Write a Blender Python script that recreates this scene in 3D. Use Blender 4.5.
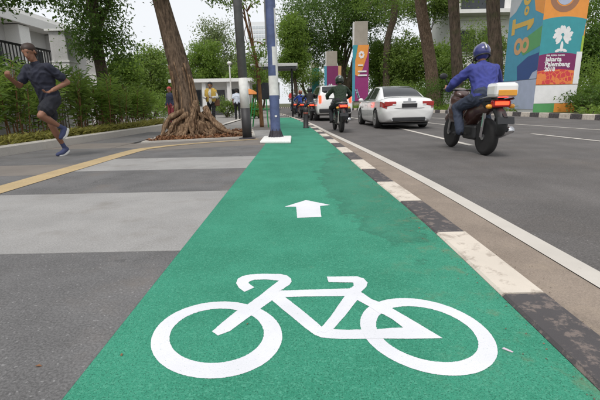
import bpy, bmesh, math, random
import numpy as np
from mathutils import Vector, Matrix, Quaternion

for o in list(bpy.data.objects): bpy.data.objects.remove(o)
SC = bpy.context.scene
COL = SC.collection
R = math.radians
rnd = random.Random(7)

# ------------------------------------------------------------------ camera
CAM_H, FPX, PITCH, ROLL = 0.80, 400.0, math.atan(97/400), R(1.2)
_c, _s = math.cos(PITCH), math.sin(PITCH)
FWD = Vector((0, _c, -_s)); UP0 = Vector((0, _s, _c)); RT0 = Vector((1, 0, 0))
CUP = UP0*math.cos(ROLL) + RT0*math.sin(ROLL)
CRT = RT0*math.cos(ROLL) - UP0*math.sin(ROLL)
cam = bpy.data.cameras.new('camera'); camo = bpy.data.objects.new('camera', cam)
COL.objects.link(camo)
cam.sensor_width = 36; cam.lens = 36*FPX/600; cam.clip_start = 0.05; cam.clip_end = 3000
M = Matrix.Identity(4)
for i in range(3):
    M[i][0] = CRT[i]; M[i][1] = CUP[i]; M[i][2] = -FWD[i]
M[0][3], M[1][3], M[2][3] = 0, 0, CAM_H
camo.matrix_world = M
SC.camera = camo

# ------------------------------------------------------------------ sky, sun, exposure
SUN_EL, SUN_AZ = R(58), R(200)       # azimuth measured from +Y towards +X
W = bpy.data.worlds.new('World'); SC.world = W; W.use_nodes = True
nt = W.node_tree; nt.nodes.clear()
sky = nt.nodes.new('ShaderNodeTexSky'); sky.sky_type = 'NISHITA'; sky.sun_disc = False
sky.sun_elevation = SUN_EL; sky.sun_rotation = SUN_AZ; sky.dust_density = 4; sky.air_density = 1
hs = nt.nodes.new('ShaderNodeHueSaturation'); hs.inputs['Saturation'].default_value = 0.12
mx = nt.nodes.new('ShaderNodeMix'); mx.data_type = 'RGBA'; mx.inputs[0].default_value = 0.72
mx.inputs[7].default_value = (9.3, 9.6, 10.0, 1)          # even overcast veil over the clear sky
bg = nt.nodes.new('ShaderNodeBackground'); bg.inputs['Strength'].default_value = 0.10
out = nt.nodes.new('ShaderNodeOutputWorld')
nt.links.new(sky.outputs[0], hs.inputs['Color']); nt.links.new(hs.outputs[0], mx.inputs[6])
nt.links.new(mx.outputs[2], bg.inputs['Color']); nt.links.new(bg.outputs[0], out.inputs['Surface'])
sl = bpy.data.lights.new('sun', 'SUN'); sl.energy = 1.5; sl.angle = R(16); sl.color = (1.0, 0.965, 0.91)
slo = bpy.data.objects.new('sun', sl); COL.objects.link(slo)
sd = Vector((math.sin(SUN_AZ)*math.cos(SUN_EL), math.cos(SUN_AZ)*math.cos(SUN_EL), math.sin(SUN_EL)))
slo.rotation_euler = sd.to_track_quat('Z', 'Y').to_euler(); slo.location = (0, 0, 30)
SC.view_settings.view_transform = 'Standard'; SC.view_settings.look = 'None'
SC.view_settings.gamma = 1.0; SC.view_settings.exposure = 0.25; SC.view_settings.use_curve_mapping = False
SC.render.engine = 'CYCLES'

ROAD_Z = -0.12
def ray(x, y):
    return FWD*FPX + CRT*(x-300) - CUP*(y-200)
def gp(x, y, z=0.0):                 # pixel of the 600x400 photo -> point on the horizontal plane z
    d = ray(x, y); t = (z-CAM_H)/d.z
    return Vector((d.x*t, d.y*t, z))
def dp(x, y, Y):                     # pixel -> point on the plane at depth Y
    d = ray(x, y); t = Y/d.y
    return Vector((d.x*t, Y, CAM_H + d.z*t))
def xp(x, y, X):                     # pixel -> point on the plane at lateral X
    d = ray(x, y); t = X/d.x
    return Vector((X, d.y*t, CAM_H + d.z*t))

# ------------------------------------------------------------------ materials
def _mat(name):
    m = bpy.data.materials.new(name); m.use_nodes = True
    return m, m.node_tree, m.node_tree.nodes['Principled BSDF']
class G:                              # small node-graph helper
    def __init__(s, nt): s.nt = nt
    def n(s, t, **kw):
        nd = s.nt.nodes.new(t)
        for k, v in kw.items():
            if k[0] == 'i' and k[1:].isdigit(): k = int(k[1:]); tgt = nd.inputs[k]
            elif k in nd.inputs: tgt = nd.inputs[k]
            else: setattr(nd, k, v); continue
            if hasattr(v, 'is_linked') or isinstance(v, bpy.types.NodeSocket): s.nt.links.new(v, tgt)
            else: tgt.default_value = v
        return nd
    def math(s, op, a, b=0.0, clamp=False):
        nd = s.nt.nodes.new('ShaderNodeMath'); nd.operation = op; nd.use_clamp = clamp
        for i, v in enumerate((a, b)):
            if isinstance(v, bpy.types.NodeSocket): s.nt.links.new(v, nd.inputs[i])
            else: nd.inputs[i].default_value = v
        return nd.outputs[0]
    def mix(s, f, a, b):
        nd = s.nt.nodes.new('ShaderNodeMix'); nd.data_type = 'RGBA'
        for i, v in ((0, f), (6, a), (7, b)):
            if isinstance(v, bpy.types.NodeSocket): s.nt.links.new(v, nd.inputs[i])
            else: nd.inputs[i].default_value = v if i == 0 else (*v[:3], 1)
        return nd.outputs[2]
    def ramp(s, f, lo, hi):           # smooth 0..1 between lo and hi
        nd = s.nt.nodes.new('ShaderNodeMapRange'); nd.interpolation_type = 'SMOOTHSTEP'
        s.nt.links.new(f, nd.inputs[0]); nd.inputs[1].default_value = lo; nd.inputs[2].default_value = hi
        return nd.outputs[0]
    def noise(s, co, scale, det=4, rough=.6):
        nd = s.nt.nodes.new('ShaderNodeTexNoise'); s.nt.links.new(co, nd.inputs['Vector'])
        nd.inputs['Scale'].default_value = scale; nd.inputs['Detail'].default_value = det
        nd.inputs['Roughness'].default_value = rough
        return nd.outputs[0]
    def bump(s, h, st, dist, bsdf):
        nd = s.nt.nodes.new('ShaderNodeBump'); nd.inputs['Strength'].default_value = st
        nd.inputs['Distance'].default_value = dist
        s.nt.links.new(h, nd.inputs['Height']); s.nt.links.new(nd.outputs[0], bsdf.inputs['Normal'])

def mat_surface(name, col, var=.25, scale=3, fine=140, bump=.35, dist=.003, rough=.85, speck=.0, tint=None, tintamt=.0, tscale=1.3, streak=0, cracks=0):
    m, nt, b = _mat(name); g = G(nt)
    co = g.n('ShaderNodeTexCoord').outputs['Object']
    n1 = g.noise(co, scale, 5); n2 = g.noise(co, fine, 3, .7)
    lo = [c*(1-var) for c in col]; hi = [min(1, c*(1+var)) for c in col]
    c = g.mix(g.ramp(n1, .3, .7), lo, hi)
    d = g.mix(g.ramp(n2, .36, .64), [k*(1-var*1.5) for k in col], [min(1, k*(1+var*1.5)) for k in col])
    c = g.mix(.5, c, d)
    if speck:
        n3 = g.noise(co, fine*.55, 1, .5)
        c = g.mix(g.math('MULTIPLY', g.ramp(n3, .66, .74), speck), c, [min(1, k*2.2+.05) for k in col])
    if tint:
        n4 = g.noise(co, tscale, 6, .65)
        c = g.mix(g.math('MULTIPLY', g.ramp(n4, .5, .75), tintamt), c, tint)
    if streak:
        mp = g.n('ShaderNodeMapping', Vector=co); mp.inputs['Scale'].default_value = (1.6, .06, 1)
        n6 = g.noise(mp.outputs[0], 1.0, 5, .6)
        c = g.mix(g.math('MULTIPLY', g.ramp(n6, .35, .7), streak), c, [k*.55 for k in col])
    if cracks:
        wv = g.n('ShaderNodeVectorMath', operation='ADD', i0=co); nz = g.n('ShaderNodeTexNoise', Vector=co); nz.inputs['Scale'].default_value = 5; nz.inputs['Detail'].default_value = 5
        sc_ = g.n('ShaderNodeVectorMath', operation='SCALE', i0=nz.outputs['Color']); sc_.inputs['Scale'].default_value = .35; nt.links.new(sc_.outputs[0], wv.inputs[1])
        vo = g.n('ShaderNodeTexVoronoi', Vector=wv.outputs[0], feature='DISTANCE_TO_EDGE'); vo.inputs['Scale'].default_value = .75
        msk = g.ramp(g.noise(co, .6, 2), .5, .62)
        ck = g.math('MULTIPLY', g.math('SUBTRACT', 1.0, g.ramp(vo.outputs[0], .0, .006)), msk)
        c = g.mix(g.math('MULTIPLY', ck, cracks), c, [k*.3 for k in col])
    nt.links.new(c, b.inputs['Base Color']); b.inputs['Roughness'].default_value = rough
    b.inputs['Specular IOR Level'].default_value = .3
    if bump: g.bump(g.math('ADD', n2, g.math('MULTIPLY', n1, .6)), bump, dist, b)
    return m
def mat_plain(name, col, rough=.5, metal=0, var=.08, coat=0, emit=None, estr=0, spec=.5, scale=6, bump=0, fold=False):
    m, nt, b = _mat(name); g = G(nt)
    co = g.n('ShaderNodeTexCoord').outputs['Object']
    n1 = g.noise(co, scale, 5, .65)
    c = g.mix(g.ramp(n1, .3, .7), [k*(1-var) for k in col], [min(1, k*(1+var)) for k in col])
    nt.links.new(c, b.inputs['Base Color'])
    nt.links.new(g.math('ADD', g.math('MULTIPLY', n1, .2), max(rough-.1, .02)), b.inputs['Roughness'])
    b.inputs['Metallic'].default_value = metal; b.inputs['Coat Weight'].default_value = coat
    b.inputs['Specular IOR Level'].default_value = spec
    if emit: b.inputs['Emission Color'].default_value = (*emit, 1); b.inputs['Emission Strength'].default_value = estr
    if fold:
        mp = g.n('ShaderNodeMapping', Vector=co); mp.inputs['Scale'].default_value = (1, 1, .55)
        g.bump(g.noise(mp.outputs[0], scale*1.2, 3, .5), bump, .05, b)
    elif bump: g.bump(g.noise(co, scale*8, 4), bump, .01, b)
    return m
def mat_leaf(name, col, col2, trans=.35, rough=.5):
    m, nt, b = _mat(name); g = G(nt)
    ri = g.n('ShaderNodeNewGeometry').outputs['Random Per Island']
    co = g.n('ShaderNodeTexCoord').outputs['Object']
    n1 = g.noise(co, .9, 2)
    f = g.math('ADD', g.math('MULTIPLY', ri, .6), g.math('MULTIPLY', n1, .4))
    c = g.mix(f, col, col2)
    nt.links.new(c, b.inputs['Base Color']); b.inputs['Roughness'].default_value = rough
    b.inputs['Specular IOR Level'].default_value = .35
    tr = g.n('ShaderNodeBsdfTranslucent'); nt.links.new(g.mix(.5, c, [k*1.6 for k in col2]), tr.inputs[0])
    ms = g.n('ShaderNodeMixShader'); ms.inputs[0].default_value = trans
    nt.links.new(b.outputs[0], ms.inputs[1]); nt.links.new(tr.outputs[0], ms.inputs[2])
    nt.links.new(ms.outputs[0], nt.nodes['Material Output'].inputs[0])
    return m
def mat_bark(name, col, col2, scale=5, st=.9, moss=None):
    m, nt, b = _mat(name); g = G(nt)
    co = g.n('ShaderNodeTexCoord').outputs['Object']
    mp = g.n('ShaderNodeMapping', Vector=co); mp.inputs['Scale'].default_value = (1, 1, .22)
    n1 = g.noise(mp.outputs[0], scale*3, 6, .7); n2 = g.noise(co, scale*.5, 4)
    c = g.mix(g.ramp(n1, .32, .68), col, col2)
    c = g.mix(g.math('MULTIPLY', g.ramp(n2, .45, .75), .5), c, moss or [k*.6 for k in col])
    nt.links.new(c, b.inputs['Base Color']); b.inputs['Roughness'].default_value = .92
    b.inputs['Specular IOR Level'].default_value = .15
    g.bump(n1, st, .04, b)
    return m

# ------------------------------------------------------------------ mesh helpers
class MB:
    def __init__(s): s.v = []; s.f = []; s.m = []
    def add(s, vs, fs, mi=0):
        o = len(s.v); s.v += [tuple(v) for v in vs]
        for f in fs: s.f.append(tuple(i+o for i in f)); s.m.append(mi)
    def box(s, c, d, rot=None, mi=0):
        x, y, z = d[0]/2, d[1]/2, d[2]/2
        vs = [Vector(p) for p in ((-x,-y,-z),(x,-y,-z),(x,y,-z),(-x,y,-z),(-x,-y,z),(x,-y,z),(x,y,z),(-x,y,z))]
        if rot is not None: vs = [rot @ v for v in vs]
        s.add([v+Vector(c) for v in vs], [(0,3,2,1),(4,5,6,7),(0,1,5,4),(1,2,6,5),(2,3,7,6),(3,0,4,7)], mi)
        return s
    def prism(s, poly, z0, z1, mi=0):        # poly: (x, y) counter-clockwise
        a = sum(poly[i][0]*poly[(i+1) % len(poly)][1]-poly[(i+1) % len(poly)][0]*poly[i][1] for i in range(len(poly)))
        if a < 0: poly = poly[::-1]
        n = len(poly)
        s.add([(p[0], p[1], z0) for p in poly]+[(p[0], p[1], z1) for p in poly],
              [tuple(range(n-1, -1, -1)), tuple(range(n, 2*n))]+[(i, (i+1) % n, n+(i+1) % n, n+i) for i in range(n)], mi)
        return s
    def tube(s, path, rad, n=8, mi=0, cap=True, mif=None, flute=None):
        P = [Vector(p) for p in path]
        if not hasattr(rad, '__len__'): rad = [rad]*len(P)
        o = len(s.v); up = Vector((0, 0, 1)); ref = None
        for i, p in enumerate(P):
            t = (P[min(i+1, len(P)-1)]-P[max(i-1, 0)]).normalized()
            if ref is None: ref = t.cross(Vector((0, 1, 0))) if abs(t.y) < .9 else t.cross(Vector((1, 0, 0)))
            ref = (ref - t*ref.dot(t)).normalized(); b = t.cross(ref)
            for k in range(n):
                a = 2*math.pi*k/n; r = rad[i]*(flute(i, a) if flute else 1)
                s.v.append(tuple(p+ref*math.cos(a)*r+b*math.sin(a)*r))
        for i in range(len(P)-1):
            for k in range(n):
                k2 = (k+1) % n
                s.f.append((o+i*n+k, o+i*n+k2, o+(i+1)*n+k2, o+(i+1)*n+k)); s.m.append(mif(i, k) if mif else mi)
        if cap:
            s.f.append(tuple(o+k for k in range(n-1, -1, -1))); s.m.append(mi)
            s.f.append(tuple(o+(len(P)-1)*n+k for k in range(n))); s.m.append(mi)
        return s
    def lathe(s, prof, n=16, axis='z', c=(0, 0, 0), mi=0):
        o = len(s.v); c = Vector(c)
        for r, h in prof:
            for k in range(n):
                a = 2*math.pi*k/n; x, y = r*math.cos(a), r*math.sin(a)
                p = {'z': (x, y, h), 'x': (h, x, y), 'y': (y, h, x)}[axis]
                s.v.append(tuple(c+Vector(p)))
        for i in range(len(prof)-1):
            for k in range(n):
                k2 = (k+1) % n
                s.f.append((o+i*n+k, o+i*n+k2, o+(i+1)*n+k2, o+(i+1)*n+k)); s.m.append(mi)
        s.f.append(tuple(o+k for k in range(n-1, -1, -1))); s.m.append(mi)
        e = o+(len(prof)-1)*n; s.f.append(tuple(e+k for k in range(n))); s.m.append(mi)
        return s
    def ball(s, c, r, n=12, m=8, mi=0, rot=None):
        if not hasattr(r, '__len__'): r = (r, r, r)
        c = Vector(c); o = len(s.v)
        def tf(v):
            v = Vector((v[0]*r[0], v[1]*r[1], v[2]*r[2]))
            return tuple(c+(rot @ v if rot is not None else v))
        s.v.append(tf((0, 0, -1)))
        for i in range(1, m):
            th = -math.pi/2+math.pi*i/m
            for k in range(n):
                a = 2*math.pi*k/n; s.v.append(tf((math.cos(th)*math.cos(a), math.cos(th)*math.sin(a), math.sin(th))))
        s.v.append(tf((0, 0, 1))); e = len(s.v)-1
        for k in range(n):
            k2 = (k+1) % n
            s.f.append((o, o+1+k2, o+1+k)); s.m.append(mi)
            for i in range(m-2):
                a = o+1+i*n; s.f.append((a+k, a+k2, a+n+k2, a+n+k)); s.m.append(mi)
            a = o+1+(m-2)*n; s.f.append((a+k, a+k2, e)); s.m.append(mi)
        return s
    def mesh(s, name, mats, smooth=False):
        me = bpy.data.meshes.new(name); me.from_pydata(s.v, [], s.f)
        for m in (mats if isinstance(mats, (list, tuple)) else [mats]): me.materials.append(m)
        if isinstance(mats, (list, tuple)) and len(mats) > 1: me.polygons.foreach_set('material_index', s.m)
        if smooth: me.polygons.foreach_set('use_smooth', [True]*len(me.polygons))
        me.update(); return me
    def build(s, name, mats, parent=None, smooth=False, loc=None, bev=0):
        o = bpy.data.objects.new(name, s.mesh(name, mats, smooth)); COL.objects.link(o)
        if parent is not None: o.parent = parent
        if loc is not None: o.location = loc
        if bev:
            md = o.modifiers.new('bevel', 'BEVEL'); md.width = bev; md.segments = 2; md.limit_method = 'ANGLE'
        return o
def tag(o, label=None, cat=None, group=None, kind=None):
    if label: o['label'] = label
    if cat: o['category'] = cat
    if group: o['group'] = group
    if kind: o['kind'] = kind
    return o
def thing(name, label, cat, loc=(0, 0, 0), rz=0, group=None):
    o = bpy.data.objects.new(name, None); COL.objects.link(o); o.location = loc; o.rotation_euler = (0, 0, rz)
    o.empty_display_size = .2
    return tag(o, label, cat, group)
def share(name, me, parent, loc=(0, 0, 0), rot=(0, 0, 0), sc=(1, 1, 1)):
    o = bpy.data.objects.new(name, me); COL.objects.link(o); o.parent = parent
    o.location = loc; o.rotation_euler = rot; o.scale = sc
    return o
def copy_tree(o, parent=None):
    c = o.copy(); COL.objects.link(c); c.parent = parent
    for ch in list(o.children): copy_tree(ch, c)
    return c
def evalmesh(o):
    dg = bpy.context.evaluated_depsgraph_get(); dg.update()
    me = bpy.data.meshes.new_from_object(o.evaluated_get(dg)); return me
def interp(P, y):                    # polyline of (x, y): x at y
    for (x0, y0), (x1, y1) in zip(P, P[1:]):
        if y <= y1: return x0+(x1-x0)*(y-y0)/(y1-y0)
    return P[-1][0]
def smoothline(P, ys): 
    from bisect import bisect
    P = np.array(P); X, Y = P[:, 0], P[:, 1]
    m = np.gradient(X, Y); outx = []
    for y in ys:
        i = int(np.clip(np.searchsorted(Y, y)-1, 0, len(Y)-2)); h = Y[i+1]-Y[i]; t = (y-Y[i])/h
        outx.append((2*t**3-3*t**2+1)*X[i]+(t**3-2*t**2+t)*h*m[i]+(-2*t**3+3*t**2)*X[i+1]+(t**3-t**2)*h*m[i+1])
    return outx
def arc3(pts, n=6):                  # Catmull-Rom resample of 3-D points
    P = [Vector(p) for p in pts]; Q = []
    for i in range(len(P)-1):
        a, b, c, d = P[max(i-1, 0)], P[i], P[i+1], P[min(i+2, len(P)-1)]
        for k in range(n):
            t = k/n; Q.append(.5*((2*b)+(c-a)*t+(2*a-5*b+4*c-d)*t*t+(3*b-a-3*c+d)*t**3))
    Q.append(P[-1]); return Q
# ================================================================== SETTING
def mat_lane():
    m, nt, b = _mat('green_lane'); g = G(nt)
    co = g.n('ShaderNodeTexCoord').outputs['Object']
    sep = g.n('ShaderNodeSeparateXYZ', Vector=co); x, y = sep.outputs[0], sep.outputs[1]
    n1 = g.noise(co, 2.2, 5); n2 = g.noise(co, 110, 3, .8); n5 = g.noise(co, 200, 2, .7)
    c = g.mix(g.ramp(n1, .3, .7), (.030, .205, .126), (.046, .268, .172))
    c = g.mix(g.math('MULTIPLY', g.ramp(n2, .48, .66), .75), c, (.090, .34, .23))
    c = g.mix(g.math('MULTIPLY', g.ramp(n5, .52, .64), .7), c, (.010, .095, .055))
    # old water stain spreading from the kerb side
    wob = g.noise(co, 2.6, 5, .6); wob2 = g.noise(co, 9, 3)
    ex = g.math('DIVIDE', g.math('SUBTRACT', x, .62), .40); ey = g.math('DIVIDE', g.math('SUBTRACT', y, 4.25), 2.1)
    d = g.math('SQRT', g.math('ADD', g.math('MULTIPLY', ex, ex), g.math('MULTIPLY', ey, ey)))
    d = g.math('ADD', d, g.math('MULTIPLY', g.math('SUBTRACT', wob, .5), 1.5))
    d = g.math('ADD', d, g.math('MULTIPLY', g.math('SUBTRACT', wob2, .5), .35))
    inside = g.math('SUBTRACT', 1.0, g.ramp(d, .90, 1.0))
    rim = g.math('MULTIPLY', g.ramp(d, .74, .97), inside)
    st = g.math('ADD', g.math('MULTIPLY', inside, .20), g.math('MULTIPLY', rim, .26))
    c = g.mix(st, c, (.012, .088, .052))
    # worn reddish dirt near the kerb and a few patches
    n3 = g.noise(co, 7, 6, .7); nearx = g.ramp(x, .25, .8)
    dirt = g.math('MULTIPLY', g.ramp(n3, .5, .74), nearx)
    c = g.mix(g.math('MULTIPLY', dirt, .42), c, (.21, .17, .09))
    n4 = g.noise(co, 4.2, 6, .7)
    c = g.mix(g.math('MULTIPLY', g.ramp(n4, .62, .74), .22), c, (.17, .20, .12))
    # scuffed wheel paths
    mp = g.n('ShaderNodeMapping', Vector=co); mp.inputs['Scale'].default_value = (9, .5, 1)
    sc = g.noise(mp.outputs[0], 1.0, 4, .6)
    c = g.mix(g.math('MULTIPLY', g.ramp(sc, .55, .75), .16), c, (.10, .33, .23))
    nt.links.new(c, b.inputs['Base Color']); b.inputs['Specular IOR Level'].default_value = .25
    nt.links.new(g.math('SUBTRACT', .85, g.math('MULTIPLY', inside, .18)), b.inputs['Roughness'])
    g.bump(g.math('ADD', n2, g.math('MULTIPLY', n5, .6)), .5, .004, b)
    return m
def mat_paint(name, col, wear=.4, under=(.2, .18, .16), scale=14, thr=.56):
    m, nt, b = _mat(name); g = G(nt)
    co = g.n('ShaderNodeTexCoord').outputs['Object']
    n1 = g.noise(co, scale, 7, .72); n2 = g.noise(co, 230, 2, .7); n3 = g.noise(co, 3, 4)
    c = g.mix(g.ramp(n3, .3, .7), [k*.9 for k in col], col)
    c = g.mix(g.math('MULTIPLY', g.ramp(n2, .55, .8), .25), c, [k*.7 for k in col])
    c = g.mix(g.math('MULTIPLY', g.ramp(n1, thr, thr+.1), wear), c, under)
    nt.links.new(c, b.inputs['Base Color']); b.inputs['Roughness'].default_value = .75
    b.inputs['Specular IOR Level'].default_value = .3
    g.bump(g.math('ADD', n2, n1), .4, .003, b)
    return m
MT = {}
MT['lane'] = mat_lane()
MT['dark_pave'] = mat_surface('dark_paving', (.138, .134, .134), .3, 2.2, 110, .8, .005, .9, .5, (.20, .16, .13), .30, 2.1, 0, .55)
MT['light_pave'] = mat_surface('light_paving', (.295, .286, .278), .17, 2.0, 100, .7, .003, .9, .1, (.19, .17, .15), .5, 2.6, 0, .5)
MT['far_pave'] = mat_surface('far_paving', (.25, .235, .22), .18, 1.3, 60, .4, .003, .9)
MT['brown_pave'] = mat_surface('brownish_paving', (.19, .168, .15), .18, 1.8, 170, .6, .003, .9, .2)
MT['road'] = mat_surface('asphalt', (.122, .113, .109), .3, 1.2, 90, .8, .005, .88, .4, (.15, .125, .105), .45, .8, .3)
MT['gutter'] = mat_surface('dusty_gutter', (.25, .203, .165), .22, 2.5, 160, .6, .003, .92, .1, (.36, .29, .22), .4, 6)
MT['white_paint'] = mat_paint('white_road_paint', (.56, .52, .47), .55, (.30, .27, .24), 20, .62)
MT['bike_paint'] = mat_paint('white_symbol_paint', (.72, .72, .755), .8, (.13, .30, .20), 150, .60)
MT['kerb_white'] = mat_paint('kerb_white_paint', (.64, .57, .49), .62, (.30, .245, .20), 9, .51)
MT['kerb_black'] = mat_paint('kerb_black_paint', (.080, .073, .075), .65, (.24, .19, .165), 16, .52)
MT['yellow'] = mat_surface('yellow_tactile', (.44, .33, .185), .13, 3, 120, .5, .003, .9, .05, (.30, .24, .18), .35, 5)
MT['soil'] = mat_surface('soil', (.11, .07, .045), .35, 4, 40, 1, .03, .95)
MT['grass_soil'] = mat_surface('weedy_soil', (.075, .075, .035), .4, 2, 25, 1, .03, .95, 0, (.05, .09, .02), .7, .7)
MT['kerb_concrete'] = mat_surface('pale_concrete', (.46, .43, .39), .12, 3, 90, .4, .003, .9, 0, (.25, .22, .18), .4, 3)

KERB = [(.82, -4), (.82, 0), (.82, 3), (.77, 4.2), (.71, 6.2), (.58, 9.6), (.43, 13), (.20, 17), (-.5, 24.5), (-1.5, 33), (-3.5, 45), (-8, 65), (-15, 90), (-27, 125)]
LINE = [(1.55, -4), (1.54, 0), (1.53, 2), (1.48, 4.4), (1.31, 7.5), (1.10, 10.3), (.90, 13), (.66, 17), (-.04, 24.5), (-1.0, 33), (-3.0, 45), (-7.4, 65), (-14.2, 90), (-26, 125)]
FAR = [(12.3, -4), (12.3, 0), (12.25, 8), (12.05, 16), (11.68, 21.4), (10.3, 30), (7.6, 42), (5.4, 50), (3.2, 58), (0, 70), (-6, 90), (-18, 125)]
YS = [-4+.5*i for i in range(40)]+[16+1.5*i for i in range(73)]
YS = [y for y in YS if y <= 124]
kx, lx, fx = smoothline(KERB, YS), smoothline(LINE, YS), smoothline(FAR, YS)
KX = lambda y: smoothline(KERB, [y])[0]
FXX = lambda y: smoothline(FAR, [y])[0]
def strip(name, L, Rr, ys, z, mat, kind='structure', parent=None, thick=0):
    mb = MB(); n = len(ys)
    vs = [(l, y, z) for l, y in zip(L, ys)]+[(r, y, z) for r, y in zip(Rr, ys)]
    mb.add(vs, [(i, n+i, n+i+1, i+1) for i in range(n-1)])
    if thick:
        vs = [(l, y, z-thick) for l, y in zip(L, ys)]+[(l, y, z) for l, y in zip(L, ys)]
        mb.add(vs, [(i, n+i, n+i+1, i+1) for i in range(n-1)])
        vs = [(l, y, z-thick) for l, y in zip(Rr, ys)]+[(l, y, z) for l, y in zip(Rr, ys)]
        mb.add(vs, [(i, i+1, n+i+1, n+i) for i in range(n-1)])
    o = mb.build(name, mat, parent)
    if parent is None: tag(o, kind=kind)
    return o

# ground under everything, to the horizon
mbg = MB(); mbg.add([(-1500, -300, -.45), (1500, -300, -.45), (1500, 2400, -.45), (-1500, 2400, -.45)], [(0, 1, 2, 3)])
tag(mbg.build('ground', MT['grass_soil']), kind='structure')
road = strip('road', [k+.05 for k in kx], [f+.1 for f in fx], YS, ROAD_Z, MT['road'])
strip('gutter', [k+.19 for k in kx], [l-.072 for l in lx], YS, ROAD_Z+.004, MT['gutter'])
strip('edge_line', [l-.07 for l in lx], [l+.07 for l in lx], YS, ROAD_Z+.008, MT['white_paint'], parent=road)
def dash(p, q, w, name='lane_line'):
    a, b = Vector(p), Vector(q); d = (b-a).normalized(); n = Vector((-d.y, d.x))*w/2
    mb = MB(); z = ROAD_Z+.006
    mb.add([(*(a+n), z), (*(a-n), z), (*(b-n), z), (*(b+n), z)], [(0, 1, 2, 3)])
    return mb.build(name, MT['white_paint'], road)
dash((3.54, 8.2), (3.50, 14.6), .13); dash((3.45, 20), (3.2, 25), .13); dash((3.6, -1), (3.56, 2.2), .13)
dash((6.75, 5.2), (6.18, 10.7), .12); dash((5.6, 15.5), (5.2, 20), .12)
for (a, b) in (((9.6, 2), (8.57, 11.48)), ((8.57, 11.48), (7.79, 15.92)), ((7.79, 15.92), (7.2, 22))): dash(a, b, .12)

# pavement and its bands
side = strip('sidewalk', [-26]*len(YS), [k+.05 for k in kx], YS, -.03, MT['far_pave'])
LE = -.68
def band(y0, y1, x0, x1, m, name='paving_band', sl=0.0):
    j = .004
    MB().prism([(x0+j, y0+j+sl), (x1-j, y0+j), (x1-j, y1-j), (x0+j, y1-j+sl)], -.03, 0).build(name, MT[m], side)
bnds = [(-3.9, 2.14, 'dark_pave'), (2.14, 3.75, 'light_pave'), (3.75, 5.12, 'dark_pave'), (5.12, 6.32, 'light_pave'), (6.32, 7.72, 'dark_pave'), (7.72, 8.5, 'brown_pave')]
for a, b, m in bnds:
    if b < 7: band(a, b, -3.07, LE, m)
MB().prism([(-3.066, 6.324), (LE-.004, 6.324), (LE-.004, 8.0), (-1.2, 8.0), (-2.5, 7.5), (-3.066, 7.3)], -.03, 0).build('paving_band', MT['dark_pave'], side)
for a, b, m in [(-3.9, 2.12, 'dark_pave'), (2.12, 3.68, 'light_pave'), (3.68, 4.88, 'dark_pave'), (4.88, 5.80, 'brown_pave'), (5.80, 8.0, 'dark_pave'), (8.0, 9.2, 'brown_pave'), (9.2, 13, 'dark_pave')]:
    pl = lambda y: interp([(-5.5, -4), (-5.5, 1), (-5.16, 6.9), (-4.73, 13.4)], y)
    xr = -3.07 if b < 8.5 else -3.75
    MB().prism([(pl(a)+.0, a+.004), (xr-.004, a+.004), (xr-.004, b-.004), (pl(b)+.0, b-.004)], -.03, 0).build('paving_band', MT[m], side)
band(8.0, 9.9, -1.2, LE, 'brown_pave'); band(9.9, 12.8, -1.4, LE, 'light_pave'); band(12.8, 16, -1.6, LE-.1, 'brown_pave')
MB().prism([(-3.066, 7.31), (-2.5, 7.51), (-1.2, 8.01), (-1.2, 9.78), (-3.5, 8.93), (-3.74, 8.9), (-3.74, 8.01), (-3.066, 8.01)], -.03, -.001).build('paving_band', MT['brown_pave'], side)
# white border lines of the path beyond the tree
def pline(pix, w, z, name, mat, parent):
    for (a, b) in zip(pix, pix[1:]):
        A, B = gp(*a), gp(*b); d = (B-A).normalized(); n = Vector((-d.y, d.x, 0))*w/2; up = Vector((0, 0, z))
        mb = MB(); mb.add([A+n+up, A-n+up, B-n+up, B+n+up], [(0, 1, 2, 3)]); mb.build(name, mat, parent)
pline([(212, 127.5), (246, 117.5)], .22, .006, 'path_line', MT['white_paint'], side)
# yellow guiding strip that bends around the tree pit
YP = [(-3.06, -3.9), (-3.06, 3), (-3.05, 7.15), (-2.86, 7.95), (-2.25, 8.62), (-.95, 9.42)]
mb = MB(); LL = []; RL = []
yp = arc3([(x, y, 0) for x, y in YP], 5)
for i, p in enumerate(yp):
    t = (yp[min(i+1, len(yp)-1)]-yp[max(i-1, 0)]).normalized(); n = Vector((-t.y, t.x, 0))
    wd = .15 if p.y < 7.6 else .15-.07*min(1, (p.y-7.6)/1.2); LL.append(p+n*wd); RL.append(p-n*wd)
n = len(yp); mb.add([(*p[:2], .005) for p in LL]+[(*p[:2], .005) for p in RL], [(i, n+i, n+i+1, i+1) for i in range(n-1)])
mb.build('tactile_strip', MT['yellow'], side)

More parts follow.
